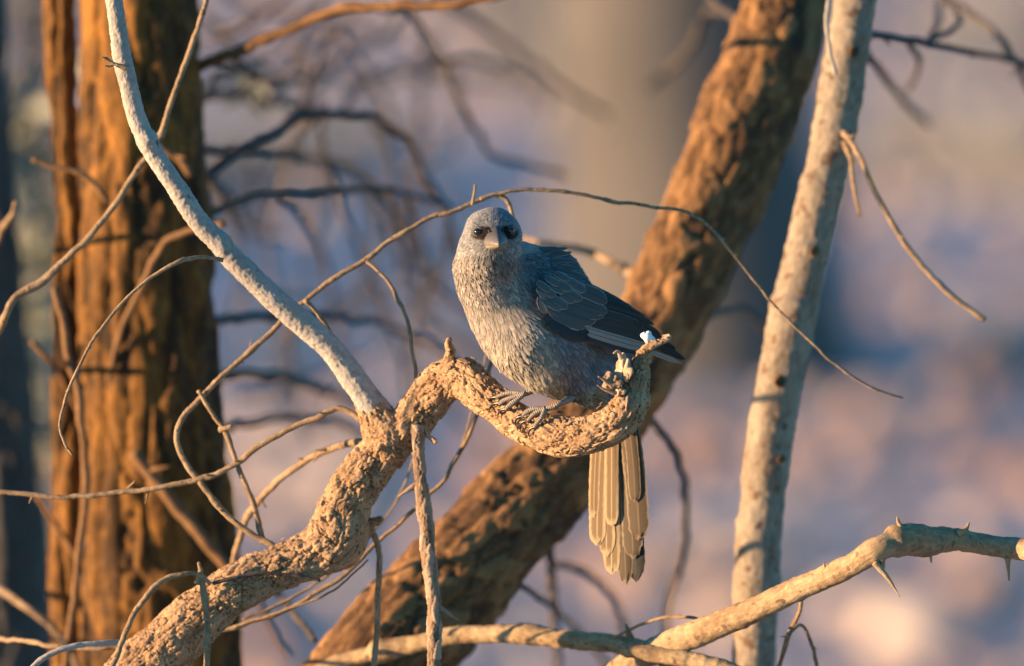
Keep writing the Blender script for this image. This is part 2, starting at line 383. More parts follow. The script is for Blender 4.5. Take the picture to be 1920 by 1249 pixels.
# ------------------------------------------------------------------ far gum tree
gum_loc = np.array([0.53, 18.6, 0.0])
gum = thing('gum_tree', gum_loc, 'thick pale gum tree trunk far behind the leaning trunk, out of focus', 'tree')
def wtube(name, parent, mat, rows, style, seg, step, jit=.3):
    seedc[0] += 1
    rows = [[a + origin(parent)[0], b_ + origin(parent)[1], c, r] for a, b_, c, r in rows]
    return geo_object(name, [tube_geo(spline(rows, step), seg, style, seedc[0], jit)], MAT[mat], parent)
wtube('trunk', gum, 'gum', [(.04, 0, -.3, .50), (.03, 0, 0.05, .44), (.0, 0, .5, .385), (-.03, 0, 1.3, .35), (-.06, 0.05, 2.6, .31), (.05, .1, 4.2, .28)], 'gum', 48, .06)
wtube('limb', gum, 'gum', [(.05, .1, 4.1, .2), (.7, .3, 5.0, .15), (1.5, .4, 6.1, .09), (2.0, .3, 7.0, .04)], 'gum', 16, .1)
wtube('limb', gum, 'gum', [(.05, .1, 4.1, .22), (-.5, .3, 5.2, .16), (-1.1, .2, 6.3, .10), (-1.3, .1, 7.5, .04)], 'gum', 16, .1)

# ------------------------------------------------------------------ dark tree on the left with its bare limbs
tree = thing('tree', P(300, 4700, .42), 'large dark furrowed tree trunk with golden sunlit bark and bare curving limbs', 'tree')
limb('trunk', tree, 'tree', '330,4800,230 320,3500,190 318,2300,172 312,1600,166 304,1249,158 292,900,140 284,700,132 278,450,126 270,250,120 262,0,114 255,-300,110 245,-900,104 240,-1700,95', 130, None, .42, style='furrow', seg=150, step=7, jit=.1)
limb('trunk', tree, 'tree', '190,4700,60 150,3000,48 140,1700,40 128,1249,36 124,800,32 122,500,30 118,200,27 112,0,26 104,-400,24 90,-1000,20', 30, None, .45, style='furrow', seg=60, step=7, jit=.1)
UP = ['300,140 370,122 430,101 500,76 570,45 640,20 700,12 780,9 860,4 960,-8 1080,-40|14|9|.56|.45',
 '700,12 760,22 790,60 830,120 860,190 890,240 920,283 945,299 1000,313 1062,332|9|6|.75|1.0',
 '780,-30 860,20 930,70 1010,130 1080,182 1140,218|10|7|1.3|1.5',
 '330,360 390,328 430,292 480,265 540,231 590,212 640,213 700,219 750,250 785,300 805,350 830,392 850,430 862,470|15|7|.55|.9',
 '330,430 395,402 450,381 520,368 600,362 680,360 760,365 815,376 850,392|12|6|.55|.8',
 '330,285 390,280 470,281 560,291 640,311 690,340 730,381 755,440 770,510 782,575|11|7|.6|1.35',
 '320,190 380,181 440,176 500,189 560,205 600,214|12|9|.6|1.3',
 '598,205 605,270 620,322 640,390 665,450 700,530 730,600 755,680 772,750 790,830|7|6|.9|1.4',
 '340,610 410,601 500,595 600,592 700,605 760,625 820,655 870,690|12|7|.6|1.0',
 '350,705 430,701 500,705 560,715 620,738 700,762 770,800|13|8|.6|1.1',
 '350,830 430,800 500,786 580,783 640,795 690,820 760,865|12|7|.6|1.0',
 '585,208 600,160 630,122 680,92 730,62 765,22 780,-30|8|7|1.2|1.4',
 '572,205 572,150 563,108 570,60 600,10|8|7|1.1|1.3',
 '795,100 792,220 790,280 786,340 778,400 770,470|10|8|1.7|2.1',
 '800,70 840,140 856,200 852,255 820,290 790,300|9|7|1.8|2.2',
 '470,300 480,380 490,450 512,520 525,590 540,680 560,740 590,830|8|8|1.7|2.2',
 '615,320 600,380 590,450 575,520 555,575|8|7|1.8|2.2',
 '845,430 832,500 800,560 770,592|7|5|.95|1.6',
 '640,60 665,100 700,150 722,200 735,270|9|7|1.5|1.7',
 '380,30 430,70 470,50 520,10 560,-40|9|8|1.2|1.4',
 '330,330 400,345 440,390 470,430 540,445|8|6|.6|1.8',
 '420,-20 470,10 540,25 620,35 700,60 760,90|8|6|1.6|2.0',
 '700,220 735,290 750,360 762,420 790,480 820,540|8|6|1.3|1.9',
 '380,118 430,125 480,140 520,160|8|3|.56|.75',
 '640,150 720,150 800,140 900,155 960,160|8|6|1.6|2.1',
 '560,590 545,640 540,700 520,760|7|6|1.0|1.6',
 '640,214 660,180 690,150 740,130 800,120 860,140|7|5|.95|1.8', '500,190 540,140 570,90 620,60 680,40|8|6|1.1|1.7', '590,212 560,250 530,300 520,360 500,430|7|6|.8|1.7',
 '520,368 560,400 600,470 620,540 640,640 660,720|7|6|.75|1.8', '690,340 700,420 690,500 650,580 620,640|7|6|1.1|2.0', '400,340 440,420 450,520 440,600|7|6|.65|1.8', '430,101 470,140 520,150 590,140 650,110|8|6|.6|1.5', '760,365 780,430 800,520 790,600 760,680|6|5|.75|1.5', '830,120 870,110 920,120 980,150 1030,200|7|5|.9|1.9']
for t in UP:
    pts, a, b_, c, d = t.split('|')
    limb('limb', tree, 'leaning' if '300,140' in pts else 'dtwig', pts, float(a) * .92, float(b_) * .88, max(.42, .42 + (float(c) - .55) * 1.35), .27 if '300,140' in pts else max(.42, .42 + (float(d) - .55) * 1.4), seg=10, step=7, jit=.8, spurs=2)
rr = random.Random(21)
for k in range(16):
    x0, y0 = rr.uniform(395, 800), rr.uniform(0, 800); a = rr.uniform(-1.2, 1.3) + (1.5 if rr.random() < .35 else 0); w = rr.uniform(-.5, .5); d0 = rr.uniform(.9, 2.6); pts = [(x0, y0)]
    for i in range(6): a += w * .5; pts.append((pts[-1][0] + 48 * math.cos(a), pts[-1][1] + 48 * math.sin(a)))
    limb('twig', tree, 'dtwig', ' '.join(f'{px_:.0f},{py_:.0f}' for px_, py_ in pts), 7, 3, d0, d0 + .3, seg=8, step=9, jit=.8, spurs=1)
# sunlit twigs crossing in front of the trunk
for t in ['102,540 120,620 140,720 155,800 161,900 151,1000 141,1100 130,1200 120,1330|9|8|.30|.34', '60,640 110,700 150,780 180,850 260,960|6|5|.4|.45',
          '60,300 102,310 150,325 182,350 200,378|5|7|.33|.33', '420,420 352,437 315,450 292,482 268,530 240,590 215,660 190,760|9|5|.33|.4',
          '285,255 310,280 340,300 358,327|9|8|.36|.36', '250,850 300,905 335,950 380,1010 425,1065 460,1100|14|13|.36|.36',
          '70,930 100,980 150,1060 170,1160 180,1260|6|6|.42|.42', '210,800 190,900 185,1000 200,1100 190,1250|5|5|.40|.42']:
    pts, a, b_, c, d = t.split('|')
    limb('twig', tree, 'otwig', pts, float(a), float(b_), float(c), float(d), seg=10, step=6, jit=.5, spurs=1)

# leaves on the dark tree's low twigs
def leaf_mat(name, c0, c1):
    m, nt, b = nodes_of(name)
    nt.links.new(ramp(nt, attr(nt, 'tone', 2), [(0, c0), (1, c1)]), b.inputs['Base Color']); b.inputs['Roughness'].default_value = .6
    return m
def leaf_cloud(name, parent, boxes, n, L, mat, **props):
    V = []; tone = []
    for (x, y, d, sx, sy, sd, w) in boxes:
        k = int(n * w); px = rng.normal(x, sx, k); py = rng.normal(y, sy, k); dd = rng.normal(d, sd, k)
        p = P(px, py, dd); a = rng.normal(0, 1, (k, 3)); a[:, 2] -= .6; a /= np.linalg.norm(a, axis=1)[:, None]
        b_ = np.cross(a, rng.normal(0, 1, (k, 3))); b_ /= np.linalg.norm(b_, axis=1)[:, None]; c = np.cross(a, b_)
        l = (L * rng.uniform(.6, 1.3, k))[:, None]; w_ = l * .14
        V.append(np.stack([p, p + a * l * .4 + b_ * w_ + c * l * .03, p + a * l, p + a * l * .4 - b_ * w_ + c * l * .03], 1)); tone.append(np.repeat(rng.random(k), 4))
    V = np.concatenate(V).reshape(-1, 3) - origin(parent)
    me = new_mesh(name, V, np.arange(len(V)).reshape(-1, 4), mat)
    at = me.attributes.new('tone', 'FLOAT', 'POINT'); at.data.foreach_set('value', np.concatenate(tone).astype(np.float32))
    return link(name, me, parent, **props)
GREEN = leaf_mat('grey_green_leaf', (0.07, 0.085, 0.055), (0.22, 0.23, 0.18))
leaf_cloud('leaf', tree, [(450, 128, 1.0, 30, 9, .03, 1), (480, 160, 1.3, 25, 14, .04, .8)], 26, .03, GREEN, kind='stuff')

edge = thing('tree', P(10, 4300, .95), 'grey shaded tree trunk left of the golden furrowed tree', 'tree')
limb('trunk', edge, 'edge', '20,4500,130 10,2600,110 4,1600,100 4,1249,94 0,1000,88 -6,850,82 -18,600,72 -32,300,60 -44,0,54 -60,-500,50 -80,-1200,44', 60, None, .95, style='furrow', seg=90, step=7, jit=.1)
for t in ['-70,760,11,.9 -40,680,8,.4 -12,640,8,.15 10,597,8,.1 40,552,8,.1 80,526,9,.1 120,490,8,.1 190,412,7,.1 240,342,7,.1 278,290,7,.1 303,252,7,.1 315,213,6,.1 332,170,6,.1 356,100,6,.1 373,40,5,.1 385,-5,5,.1 392,-80,4,.1',
          '-90,1150,7,.9 -30,1190,5,.4 60,1205,5,.12 180,1215,5,.1 300,1208,5,.1 400,1185,5,.1 470,1166,5,.1 560,1131,5,.1 640,1082,5,.1 700,1022,5,.1 755,977,4.5,.1 805,925,4.5,.1 835,895,4.5,.1 862,850,5,.1 890,790,5,.1 908,715,5,.1 926,655,5,.1 935,600,4,.1',
          '-60,1130,8,.95 0,1108,8,.45 50,1140,8,.4 92,1175,8,.4 130,1222,8,.4 160,1280,7,.4',
          '-40,470,9,.95 -5,450,7,.4 15,415,6,.35 30,380,4,.3']:
    limb('twig', edge, 'twig', t, 5, None, .1, seg=10, step=5, jit=.5, spurs=4)
limb('twig', edge, 'twig', '455,1162 530,1130 600,1090 650,1048 690,1005 730,960 760,905 775,860', 3.4, 2.2, .12, .14, seg=8, step=5, spurs=2)
limb('twig', edge, 'twig', '440,1176 540,1142 620,1110 690,1050', 3.0, 2.0, .09, .07, seg=8, step=5)
limb('twig', edge, 'twig', '862,850 880,790 900,720 915,650', 3.0, 2.2, .11, .13, seg=8, step=5)

shrub = thing('shrub', P(40, 3300, 2.6), 'small grey green shrub in the gap between the two left trunks', 'shrub')
for k in range(4):
    limb('stem', shrub, 'dtwig', f'{30+8*k},3600 {40+10*k},2000 {30+18*k},1100 {20+24*k},500 {40+16*k},100 {60+10*k},-200', 10, 5, 2.6, 2.5, jit=2)
leaf_cloud('foliage', shrub, [(55, 250, 2.5, 38, 110, .15, .7), (60, 480, 2.5, 38, 90, .15, 1), (60, 700, 2.5, 36, 120, .15, .7), (60, 930, 2.6, 34, 110, .15, .4)], 130, .05, GREEN, kind='stuff')

# unseen bushes added off to the left only to throw long shade across the ground
def shade_bush(x, y, s_, lab):
    loc = np.array([x, y, float(gz(x, y))]); t = thing('shade_bush', loc, lab, 'shrub', 'added bushes out of view')
    for k in range(5):
        a = k * 1.26; rows = [(0, 0, -.05 + loc[2], .05 * s_), (.25 * s_ * math.cos(a), .25 * s_ * math.sin(a), .5 * s_ + loc[2], .035 * s_), (.6 * s_ * math.cos(a + .3), .6 * s_ * math.sin(a + .3), 1.1 * s_ + loc[2], .012 * s_)]
        wtube('stem', t, 'dtwig', rows, 'twig', 7, .08)
    n = 1150; d = rng.normal(0, 1, (n, 3)); d /= np.linalg.norm(d, axis=1)[:, None]; d[:, 2] = np.abs(d[:, 2])
    lump = 1 + .22 * fbm(d * 2.2 + x, 3, 4)
    p = d * (rng.random(n) ** .35 * lump)[:, None] * np.array([1.15, 1.15, 1.25]) * s_ + (0, 0, .1)
    a = rng.normal(0, 1, (n, 3)); a /= np.linalg.norm(a, axis=1)[:, None]; b_ = np.cross(a, d); b_ /= np.linalg.norm(b_, axis=1)[:, None] + 1e-9
    l = (.11 * s_ * rng.uniform(.6, 1.3, n))[:, None]
    V = np.stack([p, p + a * l * .5 + b_ * l * .35, p + a * l, p + a * l * .5 - b_ * l * .35], 1).reshape(-1, 3)
    me = new_mesh('foliage', V, np.arange(len(V)).reshape(-1, 4), GREEN)
    at = me.attributes.new('tone', 'FLOAT', 'POINT'); at.data.foreach_set('value', np.repeat(rng.random(n), 4).astype(np.float32))
    link('foliage', me, t, kind='stuff')
for x, y, s_, lab in [(-9.5, 17.6, 1.15, 'smaller grey green bush added out of view to shade the plain'), (-11.5, 20.2, 1.3, 'larger grey green bush added out of view to shade the plain')]: shade_bush(x, y, s_, lab)

# ------------------------------------------------------------------ leaning trunk
lean = thing('tree', P(150, 4800, .2), 'thick leaning trunk with orange sunlit mottled bark rising diagonally behind the bird', 'tree')
limb('trunk', lean, 'leaning', '150,4900,170,0.200 200,3500,150,0.200 300,2400,135,0.200 480,1600,122,0.214 690,1262,112,0.220 790,1150,106,0.241 935,990,98,0.272 1050,852,90,0.298 1160,715,82,0.324 1236,608,82,0.344 1290,496,87,0.366 1352,370,89,0.390 1404,250,92,0.412 1455,124,86,0.436 1490,0,78,0.460 1530,-150,72,0.472 1580,-500,66,0.500 1600,-1100,58,0.500', 90, None, .31, .31, style='mottle', seg=120, step=6, jit=.1)
limb('twig', lean, 'twig', '1230,535 1190,516 1150,491 1110,476 1060,465 1010,455 970,452', 11, 6, .36, .56, spurs=1)
limb('twig', lean, 'dtwig', '1180,730 1215,780 1250,822 1275,872 1285,950 1285,1020 1266,1090 1250,1160 1262,1250 1300,1400', 9, 7, .36, .95, spurs=2)
limb('twig', lean, 'dtwig', '1430,40 1395,50 1362,22 1330,-10 1290,-60', 10, 7, .46, .9)
limb('twig', lean, 'dtwig', '1375,25 1330,22 1300,80 1260,130 1215,165', 8, 7, .9, 1.5)
limb('twig', lean, 'dtwig', '1260,600 1330,590 1390,578 1420,602 1470,650', 8, 6, .36, 1.1)
limb('twig', lean, 'dtwig', '1020,950 1030,1000 1035,1080 1040,1180 1050,1300', 9, 8, .30, 1.0, spurs=2)
limb('twig', lean, 'dtwig', '1032,1060 1070,1062 1110,1082 1150,1120 1168,1180 1172,1260', 7, 7, .6, 1.1)
limb('twig', lean, 'dtwig', '960,1085 1010,1120 1060,1160 1110,1210 1150,1262', 6, 6, .28, .9, spurs=2)
limb('twig', lean, 'dtwig', '590,1200 560,1160 520,1110 480,1080 500,1160 540,1230', 7, 5, .26, .7, spurs=2)

# ------------------------------------------------------------------ pale sapling
sap = thing('sapling', P(1400, 5000, .25), 'slender cream barked upright trunk beside the leaning trunk', 'tree')
limb('trunk', sap, 'sapling', '1330,5300,70 1370,3000,56 1400,1700,46 1412,1249,42 1417,1124,45 1424,1000,45 1432,922,44 1442,840,46 1452,771,47 1470,680,46 1484,600,47 1508,496,45 1536,370,42 1565,248,42 1585,124,43 1604,0,42 1625,-150,40 1660,-600,36 1680,-1200,30', 44, None, .25, style='sapling', seg=64, step=4, jit=.05)
for t in ['1570,232,9,.25 1598,268,7,.225 1625,320,6,.2 1650,380,6,.2 1690,445,6,.2 1740,510,6,.2 1790,560,6,.2 1846,601,5,.2', '1574,250,7,.25 1595,298,5.5,.22 1603,350,5,.21 1612,403,4,.21']:
    limb('twig', sap, 'twig', t, 5, None, .22, seg=10, step=4, spurs=2)
for t in ['1590,60 1640,66 1700,75 1760,86 1830,101 1900,116 1990,150|8|7|.3|.6', '1740,80 1800,40 1760,-14 1700,-50|6|7|.5|.75', '1905,118 1870,65 1820,25 1762,-12|8|6|.58|.75', '1905,115 1925,160 1960,230|7|6|.58|.6',
          '1600,70 1635,110 1670,160 1700,195 1742,232|8|7|.3|1.1', '1700,75 1722,115 1712,150 1700,170|6|5|.4|.9', '1740,82 1760,40 1765,0 1790,-40|6|6|.5|1.2']:
    pts, a, b_, c, d = t.split('|'); limb('twig', sap, 'dtwig', pts, float(a), float(b_), float(c), float(d), spurs=1)
limb('twig', sap, 'pale', '1562,-60 1553,0 1551,50 1556,95 1566,140', 5, 5, .2, .2)
for (x, y, r) in [(1528, 470, 9), (1602, 96, 10), (1462, 715, 9), (1466, 860, 8)]:
    geos = [tube_geo(spline([[*P(x, y, .235), r * M(.2)], [*P(x - 3, y + 2, .225), r * .8 * M(.2)], [*P(x - 6, y + 2, .212), r * .3 * M(.2)]], .002), 14, 'twig', 40 + x)]
    geo_object('knot', geos, MAT['tree'] if r < 12 else MAT['sapling'], sap)

# ------------------------------------------------------------------ thorny branch low on the right
thn = thing('thorny_branch', P(2500, 5100, .05), 'creamy thorny branch sweeping low in front of the slender cream trunk', 'branch')
def TD(x): return float(np.interp(x, [1040, 1150, 1215, 1330, 1400, 1480, 1540, 1592, 1640, 1685, 1740, 1800, 1840, 1900, 1960, 2020, 2200], [.10, .08, .066, .04, .02, 0, -.015, -.03, -.04, -.034, -.018, 0, .004, -.016, -.04, -.06, -.08]))
THP = '2600,5300,60 2560,3000,50 2440,1700,36 2200,1150,28 2020,1045,24 1960,1034,22 1900,1023,21 1840,1013,21 1800,1005,22 1740,1010,23 1685,1012,24 1640,1032,25 1592,1062,23 1540,1086,23 1480,1112,24 1400,1152,25 1330,1182,27 1260,1208,27 1215,1228,25 1150,1262,24 1040,1330,22'
THP = ' '.join(f'{t},{TD(float(t.split(chr(44))[0]))}' for t in THP.split())
limb('limb', thn, 'thorny', THP, 24, None, .05, style='sapling', seg=40, step=4, jit=.2)
limb('side_branch', thn, 'thorny', '1320,1255 1260,1240 1200,1223 1140,1208 1080,1200 1020,1192 960,1186 900,1187 850,1191 805,1206 750,1217 700,1226 640,1240 560,1275', 20, 15, .08, .2, style='sapling', seg=30, step=4, jit=.3, spurs=2)
limb('side_branch', thn, 'thorny', '1168,1214 1200,1222 1240,1228 1310,1242 1380,1262 1480,1300', 15, 19, .06, .03, style='sapling', seg=30, step=4, jit=.3)
for t in ['1640,1055,8 1665,1085,5 1687,1118,1', '1653,1045,8 1655,1058,6 1656,1072,2', '1744,1028,8 1745,1040,5 1746,1054,2', '1888,1038,9 1890,1058,5 1892,1088,2', '1795,1000,9 1812,990,5 1817,980,2', '1690,990,7 1684,978,4 1682,968,1', '1550,1075,6 1546,1062,3 1545,1054,1']:
    limb('thorn', thn, 'thorny', t, 5, None, TD(float(t.split(',')[0])) - .004, seg=10, step=3, jit=.1)
for t in ['1505,1110 1497,1150 1480,1190 1460,1252 1440,1320|5|5', '1478,1190 1500,1172 1522,1208 1533,1262|4|4', '1340,1168 1290,1158 1240,1158 1190,1176 1150,1196|4|3', '1290,1195 1262,1190 1240,1198 1220,1215|5|4']:
    pts, a, b_ = t.split('|'); limb('twig', thn, 'twig', pts, float(a), float(b_), .06, .1, seg=8, step=4, spurs=2)

# ------------------------------------------------------------------ the gnarled perch
gn = thing('gnarled_branch', P(-200, 5100, 0.03), 'gnarled tan scaly branch the bird perches on, with a pale side branch and thin twigs', 'branch')
def PD(x): return float(np.interp(x, [700, 800, 870, 905, 955, 1008, 1060, 1112, 1152, 1190, 1260], [.050, .043, .022, .008, -.010, -.026, -.036, -.044, -.048, -.050, -.048]))
PERCH = '-260,5400,110 -200,3600,90 -60,2300,74 90,1560,62 215,1310,57 330,1192,54 420,1112,49 500,1068,45 575,1038,48 622,1005,56 640,955,50 662,905,46 708,852,43 757,800,41 796,752,39 826,714,40 862,704,40 905,738,37 955,776,35 1008,802,36 1060,812,40 1112,804,38 1152,784,38 1178,752,35 1186,718,28 1196,684,20 1208,656,14 1214,640,9'
PERCH = ' '.join(f'{t},{PD(float(t.split(chr(44))[0]))}' for t in PERCH.split())
limb('limb', gn, 'perch', PERCH, 40, None, .0, style='plate', seg=170, step=1.3, jit=.15)
limb('side_branch', gn, 'pale', '160,-500,15 190,-200,16 203,-60,17 212,0,18 222,60,18.5 231,111,19 243,165,19.5 256,215,20 272,255,20.5 291,289,21 330,350,21.5 372,417,22 405,452,23 435,483,24 480,528,25 522,568,26 566,606,27 606,641,27 650,695,28 686,744,29 714,786,32 728,830,36', 25, None, -.035, .050, style='pale', seg=90, step=2.0, jit=.1)
for t, a, b_ in [('236,128 215,120 200,112 190,107', 6, 1.5), ('214,120 206,124 196,122', 4, 1), ('206,114 200,108 188,108', 2.5, .6)]:
    limb('splinter', gn, 'twig', t, a, b_, -.026, -.030, seg=8, step=2)
limb('collar', gn, 'perch', '684,746,26 698,768,33 714,796,40 730,826,46 742,856,42', 30, None, .047, .047, style='plate', seg=110, step=1.4, jit=.1)
TW = ['418,488,4.2,.008 370,482,4.2,.004 330,494 290,515 250,546 210,590 170,646 137,710 119,760 112,800 120,828 136,852|4.2|3|0|-.02|twig',
      '520,1030 510,1022 470,1001 420,960 375,905 345,862 332,818 345,781 400,721 470,656 525,606 575,561 620,526 690,484 740,446 805,408 850,396 900,373 935,366 953,380 962,410|7|5|.055|.08|twig',
      '900,373 935,364 960,358 1010,355 1080,362 1150,378 1220,387 1300,403 1345,440 1385,490 1440,560 1490,611 1540,660 1590,701 1640,732 1692,746|4.5|2.2|.07|.1|twig',
      '885,385 888,365 891,346|3.5|2.5|.07|.07|twig',
      '688,490 720,520 745,560 765,610 776,670 783,730 787,790|4|4.5|.06|.04|twig',
      '572,563 610,608 630,640 650,690|4.5|4|.05|.07|twig',
      '720,835 690,800 660,776 632,767 600,783 540,806 460,856 400,890 330,910 270,918 200,925 100,930 0,922 -80,915|7|5|.045|.075|twig',
      '700,832 668,830 610,845 550,880 510,912 480,946 456,986 440,1045 438,1100|8|7|.07|.22|twig',
      '372,732 400,780 422,806 440,860 462,912 482,970 494,1016|5|7|.06|.06|twig',
      '412,806 424,804 434,800|7|5|.06|.055|twig',
      '655,985 690,990 706,1010 711,1060 708,1130 703,1249 700,1330|7|6|.065|.065|twig',
      '600,1088 545,1078 480,1075 430,1086 400,1095|4|4.5|.033|.028|dtwig',
      '395,1095 372,1078 330,1080 290,1101 256,1145 230,1200 205,1262 190,1330|5|7|.028|.0|twig',
      '378,1080 386,1140 389,1200 385,1262 380,1340|7.5|7|.028|.02|twig',
      '372,1095 377,1075 374,1055|9|3|.028|.028|twig',
      '230,1204 165,1207 112,1220 62,1250 20,1290|6|7|.02|.0|pale',
      '240,915 246,910 252,902|4|1|.066|.062|twig', '278,918 276,930 272,944|4|1|.065|.06|twig']
for t in TW:
    pts, a, b_, c, d, m = t.split('|')
    limb('twig', gn, m, pts, float(a), float(b_), float(c), float(d), seg=12, step=3.5, jit=.5, spurs=5 if len(pts.split()) > 8 else 0)
limb('hanging_stem', gn, 'stem', '782,800,14,.032 785,830,13,.030 784,880,13 790,940,13.5 800,1000,14 803,1060,14 812,1120,13.5 813,1180,14 809,1249,14 806,1340,13 800,1500,9', 13, None, .029, .030, style='flaky', seg=44, step=1.6, jit=.3, spurs=2)
for t, a, b_, c, d in [('838,705 843,680 848,660 845,648 848,636', 17, 5, .022, .020), ('765,780 768,760 766,740', 7, 3, .037, .035), ('735,830 715,835 705,850', 10, 3, .035, .031), ('795,800 808,822 818,830', 6, 3, .033, .028),
                       ('640,1000 670,985 695,985 716,976', 26, 6, .062, .060), ('655,1010 685,1002 700,992', 20, 8, .064, .060), ('1180,770 1196,786 1204,790', 6, 3, -.056, -.057)]:
    limb('stub', gn, 'perch', t, a, b_, c, d, style='flaky', seg=24, step=1.4, jit=.4)
# torn end: pale wood, hanging husk and splinters
def slab(name, parent, cx, cy, d_, rx, ry, rot, mat, thick=.003, seed=0, tilt=(0, 0)):
    d = d_ + PD(cx); n = 26; rings = [0, .45, .8, 1.0]; V = []; CO = []
    for side in (0, 1):
        for q in rings:
            for a in np.linspace(0, 2 * np.pi, n, endpoint=False):
                w = 1 + .16 * math.sin(3 * a + seed) + .10 * math.sin(7 * a + 2 * seed)
                lx, ly = q * rx * w * math.cos(a), q * ry * w * math.sin(a)
                x = cx + lx * math.cos(rot) - ly * math.sin(rot); y = cy + lx * math.sin(rot) + ly * math.cos(rot)
                dd = d + side * thick - (1 - q * q) * .0022 * (1 - side) + tilt[0] * lx + tilt[1] * ly + .0012 * math.sin(5 * lx / rx * 2 + seed) * (1 - side)
                V.append(P(x, y, dd)); CO.append((ly * .0003, lx * .0003, side))
    V = np.array(V) - origin(parent); F = []; k = len(rings)
    for side in (0, 1):
        for i in range(k - 1):
            for j in range(n):
                a = side * k * n + i * n; b2 = (j + 1) % n
                F.append((a + j, a + b2, a + n + b2, a + n + j))
    for j in range(n):
        b2 = (j + 1) % n; a = (k - 1) * n; F.append((a + j, a + b2, k * n + a + b2, k * n + a + j))
    me = new_mesh(name, V, np.array(F), MAT[mat])
    at = me.attributes.new('bark_co', 'FLOAT_VECTOR', 'POINT'); at.data.foreach_set('vector', np.array(CO, np.float32).ravel())
    at = me.attributes.new('plate', 'FLOAT', 'POINT'); at.data.foreach_set('value', np.full(len(V), .5, np.float32))
    return link(name, me, parent)
slab('torn_wood', gn, 1168, 694, -.0125, 17, 28, .18, 'wood', .006, 1, (-.00024, 0))
slab('torn_wood', gn, 1160, 733, -.0135, 13, 10, .5, 'wood', .005, 3, (-.0002, 0))
slab('bark_husk', gn, 1147, 716, -.0155, 19, 17, .3, 'stem', .005, 2, (-.0001, .0001))
slab('bark_husk', gn, 1176, 755, -.012, 14, 18, .1, 'stem', .004, 5)
limb('splinter', gn, 'perch', '1200,668 1216,650 1236,638 1252,633', 11, 6, -.054, -.057, style='flaky', seg=20, step=1.2)
limb('splinter', gn, 'wood', '1244,636 1252,633 1257,631', 7, 5, -.0565, -.0575, style='flaky', seg=14, step=1.2)
limb('splinter', gn, 'stem', '1150,725 1132,712 1122,706', 7, 2, -.063, -.067, seg=10, step=2)
limb('splinter', gn, 'stem', '1152,738 1132,730 1120,722', 5, 1.5, -.062, -.065, seg=10, step=2)
limb('splinter', gn, 'wood', '1165,672 1158,660 1152,664', 6, 2, -.061, -.065, seg=10, step=2)
# loose bark flakes lifting from the perch
pw = spline(pxpath(PERCH, 40), .0004); ppx, ppy, _ = unP(pw[:, :3])
okf = np.where((ppx > 330) & (ppx < 1180) & (ppy < 1230))[0]
FLK = []
for v in range(5):
    n = 7; rr = random.Random(v); out = [(math.cos(6.283 * i / n) * rr.uniform(.7, 1.25), math.sin(6.283 * i / n) * rr.uniform(.6, 1.1)) for i in range(n)]
    Vv = [(x, y, .16 * x + .10 * y * y) for x, y in out] + [(x * .9, y * .9, .16 * x + .1 * y * y - .28) for x, y in out] + [(0, 0, .06)]
    Ff = [(i, (i + 1) % n, 2 * n) for i in range(n)] + [(i, i + n, (i + 1) % n + n, (i + 1) % n) for i in range(n)]
    me = new_mesh('bark_flake', Vv, Ff, MAT['perch'], smooth=False)
    at = me.attributes.new('plate', 'FLOAT', 'POINT'); at.data.foreach_set('value', np.full(len(Vv), .25 + .15 * v, np.float32))
    at = me.attributes.new('bark_co', 'FLOAT_VECTOR', 'POINT'); at.data.foreach_set('vector', (np.array(Vv) * .004 + v * .1).astype(np.float32).ravel())
    FLK.append(me)
rr = random.Random(5)
for k in range(70):
    i = rr.choice(okf.tolist()); c = Vector(pw[i, :3]); t = Vector(pw[i + 1, :3] - pw[i, :3]).normalized()
    a = Vector((rr.uniform(-1, 1), rr.uniform(-1.2, .2), rr.uniform(-1, 1))); a = (a - t * a.dot(t)).normalized(); b3 = a.cross(t)
    o = link('bark_flake', FLK[k % 5], gn)
    s = rr.uniform(.0010, .0022); tw = rr.uniform(-.5, .5); ax = (t * math.cos(tw) + b3 * math.sin(tw)); bx = a.cross(ax)
    from mathutils import Matrix
    mt = Matrix((ax * s * 1.5, bx * s, a * s)).transposed().to_4x4()
    mt.translation = c + a * (pw[i, 3] * rr.uniform(1.0, 1.04)) - gn.location
    o.matrix_basis = mt

# ------------------------------------------------------------------ the bird
bird = thing('bird', P(1010, 770, 0), 'grey bird with dark wings and a long tail perched on the gnarled branch, looking ahead', 'bird')
BO = origin(bird)

def plain(name, col, rough=.5, spec=.5, coat=0):
    m, nt, b = nodes_of(name); b.inputs['Base Color'].default_value = (*col, 1); b.inputs['Roughness'].default_value = rough
    b.inputs['Specular IOR Level'].default_value = spec; b.inputs['Coat Weight'].default_value = coat
    return m
def down_mat(name, translucent=.15):
    m, nt, b = nodes_of(name); nt.links.new(attr(nt, 'tint', 0), b.inputs['Base Color'])
    b.inputs['Roughness'].default_value = .85; b.inputs['Specular IOR Level'].default_value = .2; b.inputs['Sheen Weight'].default_value = .15
    tr = nt.nodes.new('ShaderNodeBsdfTranslucent'); nt.links.new(attr(nt, 'tint', 0), tr.inputs[0])
    mx = nt.nodes.new('ShaderNodeMixShader'); mx.inputs[0].default_value = translucent
    nt.links.new(b.outputs[0], mx.inputs[1]); nt.links.new(tr.outputs[0], mx.inputs[2]); nt.links.new(mx.outputs[0], nt.nodes['Material Output'].inputs[0])
    return m
DOWN = down_mat('soft_body_feather')

